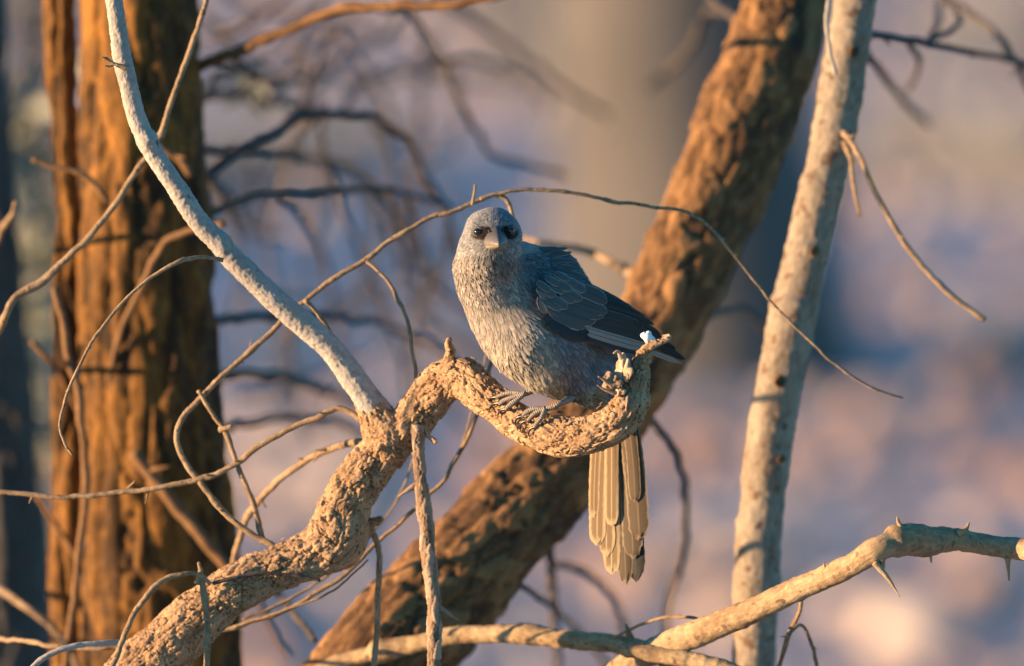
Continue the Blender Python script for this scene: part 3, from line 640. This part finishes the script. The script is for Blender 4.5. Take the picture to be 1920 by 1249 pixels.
def plume_tint(px, py, d):
    """plumage colour by place on the bird, with shade painted into the flank"""
    px = np.asarray(px, float); py = np.asarray(py, float)
    base = np.tile(np.array([0.44, 0.395, 0.34]), (len(px), 1))
    def blend(c, w):
        nonlocal base
        base = base * (1 - w[:, None]) + np.array(c) * w[:, None]
    head = sstep(490, 455, py); blend((0.35, 0.36, 0.365), head)
    belly = sstep(590, 690, py); blend((0.44, 0.385, 0.30), belly)
    back = sstep(-12, 32, (px - 985) * .82 - (py - 560) * .40); back = back * sstep(470, 480, py + (px - 985) * .2); blend((0.17, 0.19, 0.21), back)
    flank_shade = sstep(1035, 1075, px + (740 - py) * .12) * sstep(600, 640, py); blend((0.19, 0.22, 0.25), flank_shade)  # right flank tinted dark blue: its shade is put into the colour
    vent = sstep(36, 16, np.hypot(px - 1108, py - 748)); blend((0.46, 0.40, 0.27), vent)
    throat = sstep(1.2, .5, np.hypot((px - 938) / 26, (py - 492) / 30)); blend((0.17, 0.155, 0.14), throat * .65)
    for (x, y, rx, ry) in ((909, 439, 22, 12), (951, 438, 18, 12)):
        base_dark = None
        w = sstep(1.15, .75, np.hypot((px - x) / rx, (py - y) / ry)) * (np.asarray(d) < -.03); blend((0.035, 0.028, 0.024), w)
    return base * .60

def make_body():
    balls = [(925, 446, -.034, 53), (926, 432, -.030, 42), (918, 470, -.030, 58), (914, 500, -.018, 61), (926, 535, -.012, 66), (944, 570, -.006, 72), (966, 605, -.006, 76), (992, 640, -.011, 74), (1020, 670, -.010, 64),
             (1054, 698, .002, 49), (1080, 722, .012, 30), (1088, 738, .010, 19), (960, 500, .002, 50), (985, 522, .012, 57), (1024, 545, .018, 62), (1060, 590, .016, 68), (1096, 632, .032, 60), (1130, 662, .046, 46), (1158, 690, .050, 34), (1120, 710, .040, 34), (1110, 742, .036, 20), (1160, 735, .050, 26), (1004, 508, .026, 46), (1040, 514, .031, 44), (894, 424, -.0445, 11), (960, 424, -.0435, 11), (909, 431, -.030, 36), (931, 431, -.030, 36)]
    links = [(0, 1), (0, 2), (2, 3), (3, 4), (4, 5), (5, 6), (6, 7), (7, 8), (8, 9), (9, 10), (10, 11), (3, 12), (12, 13), (13, 14), (14, 15), (15, 16), (16, 17), (17, 18), (4, 13), (5, 14), (6, 15), (7, 15), (7, 16), (8, 16), (9, 19), (19, 17), (19, 20), (18, 21), (20, 21), (9, 17), (8, 15), (12, 22), (13, 22), (22, 23), (23, 15), (22, 14), (26, 27)]
    import bmesh
    bm = bmesh.new()
    allb = list(balls)
    for a, b_ in links:
        for t in (.2, .4, .6, .8):
            allb.append(tuple(np.array(balls[a]) * (1 - t) + np.array(balls[b_]) * t))
    for x, y, d, r in allb:
        res = bmesh.ops.create_icosphere(bm, subdivisions=3, radius=r * M(0))
        bmesh.ops.translate(bm, verts=res['verts'], vec=Vector(P(x, y, d) - BO))
    me = bpy.data.meshes.new('tmp'); bm.to_mesh(me); bm.free()
    o = link('tmp', me)
    md = o.modifiers.new('r', 'REMESH'); md.mode = 'VOXEL'; md.voxel_size = .0016
    md = o.modifiers.new('s', 'SMOOTH'); md.iterations = 14; md.factor = .5
    dg = bpy.context.evaluated_depsgraph_get(); dg.update()
    body = bpy.data.meshes.new_from_object(o.evaluated_get(dg))
    bpy.data.objects.remove(o); body.name = 'body'
    n = len(body.vertices); V = np.zeros(n * 3, np.float32); body.vertices.foreach_get('co', V); V = V.reshape(-1, 3)
    px, py, d = unP(V + BO)
    body.materials.clear(); body.materials.append(DOWN)
    at = body.attributes.new('tint', 'FLOAT_COLOR', 'POINT'); at.data.foreach_set('color', np.hstack([plume_tint(px, py, d) * .8, np.ones((n, 1))]).astype(np.float32).ravel())
    body.polygons.foreach_set('use_smooth', np.ones(len(body.polygons), bool))
    return body
body_me = make_body()
body = link('body', body_me, bird)

# wing surface: depth of the folded wing behind the picture plane of the bird
WA = np.array([.907, .421])
from mathutils.bvhtree import BVHTree
bvh = BVHTree.FromPolygons([v.co[:] for v in body_me.vertices], [p.vertices[:] for p in body_me.polygons])
def surf_d(x, y):
    o = Vector(CAMLOC - BO); h = bvh.ray_cast(o, (Vector(P(x, y, 0) - BO) - o).normalized())[0]
    return None if h is None else float(unP(np.array(h) + BO)[2])
def wing_basis(t, q): 
    t = t / 100; q = q / 50
    return np.stack([np.ones_like(t), t, q, t * t, t * q, q * q, t * q * q], -1)
_a = []; _b = []
for t in range(-5, 150, 12):
    for q in range(-38, 44, 9):
        d = surf_d(1000 + t * WA[0] + q * WA[1], 540 + t * WA[1] - q * WA[0])
        if d is not None and d < .035: _a.append((t, q)); _b.append(d - .0015)
for t in range(180, 320, 14):
    for q in (-20, -8, 6, 18): _a.append((t, q)); _b.append(.010 + (t - 160) * .00020 + (q / 50) ** 2 * .006)
_a = np.array(_a, float); _b = np.array(_b)
_w = np.linalg.lstsq(wing_basis(_a[:, 0], _a[:, 1]), _b, rcond=None)[0]
_res = wing_basis(_a[:, 0], _a[:, 1]) @ _w - _b; _off = np.percentile(_res, 88)
def wing_depth(x, y):
    t = (x - 1000) * WA[0] + (y - 540) * WA[1]; q = (x - 1000) * WA[1] - (y - 540) * WA[0]
    return wing_basis(t, np.clip(q, -60, 60)) @ _w - max(0, _off)
WPOLY = [(1032, 552), (1060, 534), (1092, 534), (1140, 562), (1235, 615), (1290, 680), (1200, 655), (1105, 626), (1060, 602), (1036, 575)]
def in_poly(px, py, poly):
    r = np.zeros(len(px), bool); n = len(poly)
    for i in range(n):
        (x0, y0), (x1, y1) = poly[i], poly[(i + 1) % n]
        c = ((y0 > py) != (y1 > py)) & (px < (x1 - x0) * (py - y0) / (y1 - y0 + 1e-9) + x0); r ^= c
    return r

def scatter_plumage():
    me = body_me; me.calc_loop_triangles()
    nt_ = len(me.loop_triangles); tri = np.zeros(nt_ * 3, np.int32); me.loop_triangles.foreach_get('vertices', tri); tri = tri.reshape(-1, 3)
    V = np.zeros(len(me.vertices) * 3, np.float32); me.vertices.foreach_get('co', V); V = V.reshape(-1, 3).astype(float) + BO
    N = np.zeros(len(me.vertices) * 3, np.float32); me.vertices.foreach_get('normal', N); N = N.reshape(-1, 3)
    A, B, C = V[tri[:, 0]], V[tri[:, 1]], V[tri[:, 2]]
    area = np.linalg.norm(np.cross(B - A, C - A), axis=1)
    cx, cy, cd = unP((A + B + C) / 3)
    nrm = np.cross(B - A, C - A); nrm /= np.linalg.norm(nrm, axis=1)[:, None] + 1e-12
    dens = np.where(cy < 475, 4.2, np.where(cy < 560, 1.9, 1.0)); dens = dens * np.where(nrm @ -CF > -.35, 1, .35)
    w = area * dens; w /= w.sum()
    n = 60000
    k = rng.choice(len(tri), n, p=w); u = rng.random(n); v = rng.random(n); f = u + v > 1; u[f] = 1 - u[f]; v[f] = 1 - v[f]
    p = A[k] + (B - A)[k] * u[:, None] + (C - A)[k] * v[:, None]
    nn = N[tri[k]].mean(1); nn /= np.linalg.norm(nn, axis=1)[:, None]
    px, py, d = unP(p)
    beak = P(931, 446, -.046)
    keep = ~(in_poly(px, py, WPOLY) & (nn @ -CF > -.2)) & (np.hypot((px - 932) / 19, (py - 447) / 19) > 1) & ~((d < -.03) & ((np.hypot(px - 896, py - 435) < 7.5) | (np.hypot(px - 958.5, py - 434.5) < 7)))
    p, nn, px, py, d = p[keep], nn[keep], px[keep], py[keep], d[keep]; n = len(p)
    # flow of the feathers: away from the bill on the head, then down and back along the body
    hd = p - beak; hd /= np.linalg.norm(hd, axis=1)[:, None]
    down = P(1060, 740, .02) - P(925, 480, -.02); down /= np.linalg.norm(down)
    bk = P(1240, 660, .05) - P(990, 500, .02); bk /= np.linalg.norm(bk)
    wh = sstep(515, 465, py)[:, None]; wb = sstep(0, 50, (px - 985) * .82 - (py - 560) * .40)[:, None]
    fl = hd * wh + (1 - wh) * (down * (1 - wb) + bk * wb)
    fl = fl + rng.normal(0, .13, (n, 3)); fl -= nn * np.sum(fl * nn, 1)[:, None]; fl /= np.linalg.norm(fl, axis=1)[:, None] + 1e-9
    bb = np.cross(nn, fl)
    reg_h = sstep(500, 440, py); reg_b = sstep(560, 680, py); ruff = sstep(470, 490, py) * sstep(570, 530, py)
    L = (8 * reg_h + (1 - reg_h) * (14 + 10 * reg_b)) * rng.uniform(.75, 1.3, n) * M(0)
    Wd = (2.2 * reg_h + (1 - reg_h) * (3.9 + .6 * reg_b)) * rng.uniform(.6, 1.2, n) * M(0)
    wisp = rng.random(n) < .35; Wd = np.where(wisp, Wd * .4, Wd); L = np.where(wisp, L * 1.15, L)
    lift = np.radians(6 + 13 * ruff + 6 * reg_h) * rng.uniform(.3, 1.9, n)
    bigf = (rng.random(n) < .14) & (py > 455); Wd = np.where(bigf & ~wisp, Wd * 2.1, Wd); L = np.where(bigf & ~wisp, L * 1.25, L); lift = np.where(bigf, lift * .8 + .05, lift)
    vv = np.array([0, .3, .65, .88, 1.0]); prof = np.array([.5, 1.0, .95, .6, .06])
    L_, W_, li = L[:, None, None], Wd[:, None, None], lift[:, None, None]
    h0 = .0002
    uu = np.array([-1., 0, 1.])
    along = (vv[None, :, None] * L_ - .25 * L_)
    side = uu[None, None] * prof[None, :, None] * W_ * .5
    up = h0 + vv[None, :, None] * L_ * np.sin(li) - vv[None, :, None] ** 2 * L_ * np.sin(li) * .45 - np.abs(uu)[None, None] * prof[None, :, None] * W_ * .16
    G = p[:, None, None] + fl[:, None, None] * along[..., None] + bb[:, None, None] * side[..., None] + nn[:, None, None] * up[..., None]
    r, c = np.meshgrid(np.arange(4), np.arange(2), indexing='ij'); q = (r * 3 + c).ravel()
    F1 = np.stack([q, q + 1, q + 4, q + 3], 1)
    F = (F1[None] + 15 * np.arange(n)[:, None, None]).reshape(-1, 4)
    base = plume_tint(px, py, d)
    shade = (1 + .15 * bigf + (.30 + .2 * ruff + .2 * reg_h + .12 * bigf) * rng.uniform(-1, 1, n))[:, None] * (1 + .06 * rng.normal(0, 1, (n, 3)) * np.array([.5, .2, .5]))
    tipf = np.array([.62, .8, 1.02, 1.22, 1.32])
    streak = np.where(np.abs(uu) < .5, 1.10, .95)
    col = (base * shade)[:, None, None] * tipf[None, :, None, None] * streak[None, None, :, None]
    col = np.concatenate([col, np.ones(col.shape[:-1] + (1,))], -1)
    me2 = new_mesh('plumage', G.reshape(-1, 3) - BO, F, DOWN)
    at = me2.attributes.new('tint', 'FLOAT_COLOR', 'POINT'); at.data.foreach_set('color', np.clip(col, 0, 1).astype(np.float32).ravel())
    link('plumage', me2, bird, kind='stuff')
scatter_plumage()

def vane_mat(name, core, edge, edge_w=.2, shaft=None, barb=.25, translucent=.12):
    """flight feather: dark vane, pale margin, shaft line and fine barbs"""
    m, nt, b = nodes_of(name)
    uv = nt.nodes.new('ShaderNodeUVMap').outputs[0]
    sx = nt.nodes.new('ShaderNodeSeparateXYZ'); nt.links.new(uv, sx.inputs[0])
    u = math_n(nt, 'ABSOLUTE', math_n(nt, 'MULTIPLY_ADD', sx.outputs[0], 2.0, -1.0)); v = sx.outputs[1]
    e = math_n(nt, 'MAXIMUM', u, math_n(nt, 'MULTIPLY_ADD', v, 6.0, -5.05))
    nz = noise(nt, uv, 9, 3, .6, (1, 5, 1))
    e = math_n(nt, 'ADD', e, math_n(nt, 'MULTIPLY_ADD', nz, .24, -.12))
    f = nt.nodes.new('ShaderNodeMapRange'); f.interpolation_type = 'SMOOTHSTEP'; f.inputs[1].default_value = 1 - edge_w * 1.5; f.inputs[2].default_value = 1 - edge_w * .4
    nt.links.new(e, f.inputs[0])
    br = math_n(nt, 'SINE', math_n(nt, 'MULTIPLY', math_n(nt, 'ADD', math_n(nt, 'MULTIPLY', v, 3.0), math_n(nt, 'MULTIPLY', u, -.5)), 120.0))
    nb = noise(nt, uv, 14, 5, .75, (1.6, .5, 1))
    c = mix(nt, f.outputs[0], core, edge)
    c = mix(nt, barb, c, mix(nt, nb, tuple(x * .45 for x in core), tuple(min(1, x * 1.5) for x in core)))
    if shaft: 
        sf = nt.nodes.new('ShaderNodeMapRange'); sf.inputs[1].default_value = .10; sf.inputs[2].default_value = .04; nt.links.new(u, sf.inputs[0])
        c = mix(nt, sf.outputs[0], c, shaft)
    nt.links.new(c, b.inputs['Base Color']); b.inputs['Roughness'].default_value = .55; b.inputs['Specular IOR Level'].default_value = .3
    bump(nt, b, br, .35, .0002)
    if translucent:
        tr = nt.nodes.new('ShaderNodeBsdfTranslucent'); nt.links.new(c, tr.inputs[0])
        mx = nt.nodes.new('ShaderNodeMixShader'); mx.inputs[0].default_value = translucent
        nt.links.new(b.outputs[0], mx.inputs[1]); nt.links.new(tr.outputs[0], mx.inputs[2]); nt.links.new(mx.outputs[0], nt.nodes['Material Output'].inputs[0])
    return m
VM = {'black': vane_mat('black_flight_feather', (.022, .022, .024), (.06, .062, .066), .08),
      'dark': vane_mat('dark_brown_flight_feather', (.045, .039, .034), (.30, .28, .25), .08, (.03, .03, .03)),
      'tert': vane_mat('slate_tertial_feather', (.085, .076, .068), (.42, .40, .37), .11, (.05, .05, .05)),
      'covert': vane_mat('slate_covert_feather', (.12, .11, .10), (.46, .44, .41), .17, (.07, .07, .07)),
      'pale': vane_mat('pale_grey_flight_feather', (.34, .30, .26), (.48, .44, .38), .12, (.08, .08, .08), .45),
      'tail': vane_mat('buff_tail_feather', (.15, .10, .05), (.46, .36, .21), .32, (.34, .27, .17), .3, .15),
      'tailb': vane_mat('brown_tail_feather', (.085, .058, .032), (.36, .285, .18), .15, (.19, .135, .078), .3, .15),
      'tailk': vane_mat('black_tail_feather', (.02, .018, .016), (.05, .045, .04), .1)}

def feather(name, parent, mat, root, tip, width, bend=0, depth=None, layer=0, camber=.0011, rows=22, cols=9, round_=.62, twist=0):
    root = np.array(root, float); tip = np.array(tip, float); ax = tip - root; L = np.linalg.norm(ax); ax /= L; pr = np.array([-ax[1], ax[0]])
    v = np.linspace(0, 1, rows); u = np.linspace(-1, 1, cols)
    prof = np.minimum(1, .45 + v * 2.0) * np.where(v > round_, np.sqrt(np.clip(1 - np.clip((v - round_) / (1 - round_), 0, 1) ** 2.2, 0, 1)), 1); prof[-1] = .10
    rr = random.Random(hash((round(root[0]), round(tip[1]), layer)))
    fray = np.array([[1 + (.05 + .10 * max(0, t - .7)) * rr.uniform(-1, 1) for _ in u] for t in v]); bend = bend + rr.uniform(-1.2, 1.2)
    cen = root + np.outer(v * L, ax) + np.outer(4 * bend * v * (1 - v), pr)
    q = cen[:, None] + (prof[:, None] * u[None] * width * .5 * fray)[..., None] * pr
    d = depth(q[..., 0], q[..., 1]) - layer * .00055 - camber * (1 - u[None] ** 2) * prof[:, None] + twist * u[None] * prof[:, None]
    q[-3:] += np.array([[rr.uniform(-.035, .02) for _ in u] for _ in range(3)])[..., None] * L * .5 * ax
    V = P(q[..., 0], q[..., 1], d).reshape(-1, 3) - BO
    i = (np.arange(rows - 1)[:, None] * cols + np.arange(cols - 1)[None]).ravel(); F = np.stack([i, i + 1, i + cols + 1, i + cols], 1)
    me = new_mesh(name, V, F, VM[mat])
    uvl = me.uv_layers.new(name='UVMap'); UU, VV = np.meshgrid(u * .5 + .5, v); uvs = np.stack([UU.ravel(), VV.ravel()], 1)
    uvl.data.foreach_set('uv', uvs[F.ravel()].astype(np.float32).ravel())
    return link(name, me, parent)

# wing: a fleshy wing base that carries every feather
def lens_geo(rows):
    return tube_geo(spline(rows, .003), 20, 'none', 3)
wing = geo_object('wing', [lens_geo([[*P(1000, 545, float(wing_depth(1000., 545.)) + .008), 16 * M()], [*P(1050, 568, float(wing_depth(1050., 568.)) + .010), 22 * M()], [*P(1110, 598, float(wing_depth(1110., 598.)) + .010), 20 * M()], [*P(1180, 630, float(wing_depth(1180., 630.)) + .006), 9 * M()], [*P(1225, 650, float(wing_depth(1225., 650.)) + .004), 3 * M()]])], plain('slate_wing_base', (.10, .095, .09), .8), bird)
for (m, r, t, w, b_, ly) in [
    ('black', (1120, 592), (1283, 674), 17, -2, -1), ('pale', (1165, 640), (1277, 682), 9, -1, -2), ('black', (1115, 585), (1266, 655), 15, -3, 0), ('dark', (1110, 580), (1250, 641), 14, -4, 1),
    ('dark', (1105, 574), (1238, 627), 14, -5, 2), ('dark', (1100, 568), (1226, 609), 13, -6, 3), ('black', (1105, 560), (1212, 597), 10, -6, 2), 
    ('dark', (1090, 605), (1238, 654), 17, 1, 2), ('pale', (1085, 618), (1216, 656), 17, 2, 3), ('pale', (1082, 610), (1218, 648), 17, 1, 4), ('dark', (1080, 626), (1206, 664), 12, 3, 2),
    ('dark', (1085, 598), (1228, 640), 20, -1, 5), ('dark', (1080, 590), (1222, 628), 20, -3, 6), ('dark', (1075, 580), (1205, 612), 20, -4, 7),
    ('black', (1024, 604), (1106, 636), 21, 3, 6), ('black', (1020, 594), (1072, 621), 22, 3, 7), ('black', (1030, 596), (1104, 624), 18, 2, 6),
    ('tert', (1027, 574), (1101, 612), 32, 4, 8), ('tert', (1034, 572), (1116, 603), 32, 3, 9), ('tert', (1056, 566), (1131, 594), 28, 1, 10), ('tert', (1066, 562), (1138, 586), 26, 0, 11), ('tert', (1078, 540), (1138, 567), 27, -2, 12),
    ('covert', (1014, 548), (1034, 576), 18, 1, 10), ('covert', (1022, 556), (1053, 581), 19, 1, 11), ('covert', (1034, 556), (1064, 578), 19, 1, 12), ('covert', (1050, 548), (1079, 567), 18, 0, 13), ('covert', (1060, 545), (1091, 563), 18, 0, 14), ('covert', (1062, 528), (1098, 547), 18, -1, 14),
    ('covert', (1008, 538), (1026, 561), 16, 1, 13), ('covert', (1018, 538), (1042, 556), 17, 1, 14), ('covert', (1030, 534), (1058, 549), 17, 0, 15), ('covert', (1050, 522), (1084, 536), 16, -1, 15), ('covert', (1040, 528), (1072, 545), 16, 0, 16),
    ('covert', (1006, 528), (1032, 546), 14, 0, 16), ('covert', (1022, 520), (1050, 535), 14, 0, 17), ('covert', (1038, 512), (1068, 526), 13, -1, 17), ('covert', (1010, 556), (1024, 588), 13, 2, 9)]:
    feather('feather', wing, m, r, t, w, b_, wing_depth, ly)
# far wing tip showing beyond the back
feather('feather', wing, 'dark', (1060, 520), (1200, 592), 15, -3, lambda x, y: wing_depth(x, y) + .004, -2)

# loose mantle plumes standing off the back
for (r, t, w) in [((1015, 474), (1064, 466), 9), ((1020, 482), (1072, 474), 9), ((1028, 490), (1078, 490), 10), ((1000, 468), (1046, 465), 8), ((1040, 500), (1088, 506), 10), ((1030, 478), (1060, 472), 6), ((1046, 508), (1096, 520), 11), ((1010, 500), (1052, 500), 12), ((1018, 512), (1060, 514), 12)]:
    feather('feather', wing, 'covert', r, t, w, -1, lambda x, y: -.002 + (x - 1000) * .00008 + (520 - y) * .0002, 0, round_=.35)

# tail, tented along its middle
def tail_depth(x, y):
    c = 1150 + (y - 820) * .045
    return .048 - (y - 740) * .00002 + np.abs(x - c) * .00008 - (x - c) * .00018
tail = geo_object('tail', [lens_geo([[*P(1140, 705, .05), 24 * M()], [*P(1146, 745, .052), 26 * M()], [*P(1150, 790, .053), 18 * M()], [*P(1153, 830, .054), 8 * M()]])], DOWN, bird)
tv = len(tail.data.vertices); at = tail.data.attributes.new('tint', 'FLOAT_COLOR', 'POINT'); at.data.foreach_set('color', np.tile(np.array([.20, .20, .19, 1], np.float32), tv))
for (m, r, t, w, b_, ly) in [('tailk', (1163, 740), (1194, 1088), 32, -4, 0), ('tailb', (1155, 735), (1173, 1093), 30, 0, 1), ('tail', (1146, 735), (1146, 1076), 32, 1, 2), ('tailb', (1160, 735), (1186, 1046), 38, -4, 3),
                             ('tail', (1140, 735), (1137, 1044), 32, 2, 4), ('tailb', (1166, 735), (1198, 1010), 40, -5, 5), ('tail', (1132, 735), (1119, 1022), 31, 4, 6), ('tail', (1147, 735), (1146, 985), 26, 0, 7), ('tail', (1128, 735), (1113, 970), 20, 4, 7), ('tailb', (1168, 735), (1190, 940), 24, -4, 8)]:
    feather('feather', tail, m, r, t, w, b_, tail_depth, ly, rows=40, cols=11, round_=.885, camber=.0006)

# bill
BB = surf_d(930, 444)
HORN, nt, b = nodes_of('grey_horn_bill')
tc = nt.nodes.new('ShaderNodeTexCoord').outputs['Object']
sz = nt.nodes.new('ShaderNodeSeparateXYZ'); nt.links.new(tc, sz.inputs[0])
zt, zb = (P(930, 436, -.05) - BO)[2], (P(930, 464, -.055) - BO)[2]
mr = nt.nodes.new('ShaderNodeMapRange'); mr.inputs[1].default_value = zt; mr.inputs[2].default_value = zb; nt.links.new(math_n(nt, 'ADD', sz.outputs[2], math_n(nt, 'MULTIPLY_ADD', noise(nt, tc, 500, 4, .6), .004, -.002)), mr.inputs[0])
nt.links.new(ramp(nt, mr.outputs[0], [(0, (.05, .05, .055)), (.5, (.10, .095, .09)), (1, (.26, .225, .175))]), b.inputs['Base Color']); b.inputs['Roughness'].default_value = .5  # grey and horn bill colours, with shaded top and lit lower part painted in
def bill(name, upper):
    n = 16; m = 22; V = []
    for i in range(n):
        t = i / (n - 1)
        cx = 929.5 + 5.5 * t; dd = BB + .004 - .021 * t ** .9
        for j in range(m):
            a = math.pi * j / (m - 1)
            w = 22.5 * (1 - t ** 1.6) ** .8 + .7
            if upper:
                top = 423 + 34 * t ** 1.7; bot = 458 + 2.5 * t + 4 * (1 - t) ** 2
                sy = math.sin(a) ** .8
                y = bot - (bot - top) * sy; x = cx - math.cos(a) * w * 1.06 * min(1, .84 + 1.3 * sy) * (1 - .5 * sy * sy)
                if j == 0 or j == m - 1: y += 1.5
            else:
                w *= .88; bot = 470 - 6.5 * t ** 1.5; top = 460 + 1.0 * t + 4 * (1 - t) ** 2
                sy = math.sin(a); y = top + (bot - top) * sy; x = cx - math.cos(a) * w
            V.append(P(x, y, dd + (0 if upper else .0012 * t)) - BO)
    F = []
    for i in range(n - 1):
        for j in range(m):
            j2 = (j + 1) % m; F.append((i * m + j, i * m + j2, (i + 1) * m + j2, (i + 1) * m + j))
    F.append(tuple((n - 1) * m + j for j in range(m)))
    return link(name, new_mesh(name, np.array(V), F, HORN), bird)
um = bill('upper_mandible', True); bill('lower_mandible', False)
NOS = plain('dark_nostril', (.05, .035, .03), .6)
for (x, y) in ((917, 434), (942, 433)):
    geo_object('nostril', [tube_geo(spline([[*P(x, y, BB - .0015), 2.4 * M()], [*P(x + .5, y + .5, BB - .0042), 1.6 * M()]], .0006), 10, 'none', 2)], NOS, bird)
# eyes
EYE = plain('dark_glossy_eye', (.010, .007, .006), .13, 1.0); RIM = plain('dark_eye_rim', (.10, .08, .065), .6)
def ball(name, x, y, d, r, mat, parent, sq=1.0):
    import bmesh
    bm = bmesh.new(); bmesh.ops.create_uvsphere(bm, u_segments=24, v_segments=16, radius=r * M())
    for v in bm.verts: v.co = Vector((v.co.x, v.co.y * sq, v.co.z)) + Vector(P(x, y, d) - BO)
    me = bpy.data.meshes.new(name); bm.to_mesh(me); bm.free(); me.materials.append(mat); me.polygons.foreach_set('use_smooth', np.ones(len(me.polygons), bool))
    return link(name, me, parent)
for (x, y, s) in ((896, 435.5, -1), (958.5, 434.5, 1)):
    dd = surf_d(x, y) - .0004
    e = ball('eye', x, y, dd, 7.2, EYE, bird)
    rim = [[*P(x + 8.0 * math.cos(a) * (1 if s < 0 else .85), y + 8.0 * math.sin(a), dd + .0002 + s * 0 + .0012 * math.cos(a) * s), 1.5 * M()] for a in np.linspace(0, 6.283, 18)]
    geo_object('eye_rim', [tube_geo(spline(rim, .0006), 8, 'none', 4)], RIM, e)
# legs, toes and claws
LEG, nt, b = nodes_of('dark_scaly_leg')
co = attr(nt, 'bark_co'); nl = noise(nt, co, 900, 3, .6)
wv = nt.nodes.new('ShaderNodeTexWave'); wv.inputs['Scale'].default_value = 260; wv.inputs['Distortion'].default_value = 1.5; nt.links.new(co, wv.inputs[0])
nt.links.new(ramp(nt, nl, [(.35, (.14, .12, .105)), (.7, (.34, .30, .25))]), b.inputs['Base Color']); b.inputs['Roughness'].default_value = .5; bump(nt, b, wv.outputs[1], .8, .0005)
CLAW = plain('black_claw', (.018, .017, .017), .3)
BD = -.018
def leg(tarsus, toes, claws):
    def fx(txt, tip=True):
        o = []
        for t in txt.split():
            x, y, r, d = map(float, t.split(',')); w = 1 if d < -.0035 else (.4 if d < .003 else 0)
            o.append(f'{x},{y},{r * .82},{d + w * (PD(x) - BD)}')
        return ' '.join(o)
    tarsus = fx(tarsus); toes = [fx(t) for t in toes]; claws = [fx(t) for t in claws]
    o = geo_object('leg', [tube_geo(spline(pxpath(t, 6), .0008), 14, 'twig', 60 + i) for i, t in enumerate([tarsus] + toes)], LEG, bird)
    for i, c in enumerate(claws): geo_object('claw', [tube_geo(spline(pxpath(c, 3), .0005), 10, 'none', 80 + i)], CLAW, o)
leg('1090,725,11,.012 1078,740,8,.004 1050,756,6.5,-.004 1020,768,7,-.0085 1012,770,7,-.0095',
    ['1022,766,7,-.0085 1004,774,6,-.0120 994,783,5,-.0140 988,790,4,-.0148', '1020,766,6,-.007 1000,766,5.5,-.0110 985,774,5,-.0132 979,782,4,-.0140', '1022,768,6,-.010 1014,784,5.5,-.0138 1006,794,5,-.0150 1002,801,4,-.0152', '1014,768,6,-.006 1030,764,5.5,-.004 1044,764,4.5,.000'],
    ['989,788,4,-.0148 979,792,3.4,-.0158 975,802,2,-.0158 977,811,.7,-.015', '980,780,4,-.0140 970,783,3.2,-.0150 966,792,2,-.0150 968,800,.6,-.0142', '1003,800,4,-.0152 994,804,3.2,-.0160 991,813,2,-.0160 993,821,.6,-.015'])
leg('1044,705,10,.006 1030,719,6.5,.002 1002,731,5.5,-.003 976,740,6,-.0075',
    ['985,737,6,-.006 962,744,5.5,-.0105 944,751,5,-.0132 936,757,4,-.0140', '982,739,6,-.007 966,752,5.5,-.0120 953,762,5,-.0145 948,768,4,-.0150', '980,738,6,-.004 958,736,5,-.0075 940,740,4.5,-.0105 930,745,4,-.0118'],
    ['937,755,4,-.0140 926,757,3.2,-.0152 919,764,2.2,-.0152 917,773,.7,-.0142', '949,766,4,-.0150 940,769,3.2,-.0160 934,776,2,-.0160 934,785,.6,-.015', '931,744,4,-.0118 921,746,3.2,-.0128 914,753,2,-.0128 912,762,.6,-.012'])

bird.location = Vector(BO + CF * BD)

# white dropping on the splintered tip
DROP = plain('chalky_white', (.82, .82, .80), .7)
gd = []
for i, (x, y, r) in enumerate([(1214, 634, 10), (1221, 640, 8), (1208, 631, 6), (1216, 626, 5)]):
    gd.append(tube_geo(spline([[*P(x - r * .5, y + 1, -.0545), r * .8 * M()], [*P(x, y - 1, -.055), r * M()], [*P(x + r * .6, y + 1, -.0545), r * .7 * M()]], .0006), 14, 'twig', 20 + i))
dr = geo_object('bird_dropping', gd, DROP, None, label='chalky white bird dropping on the splintered branch tip', category='dropping')
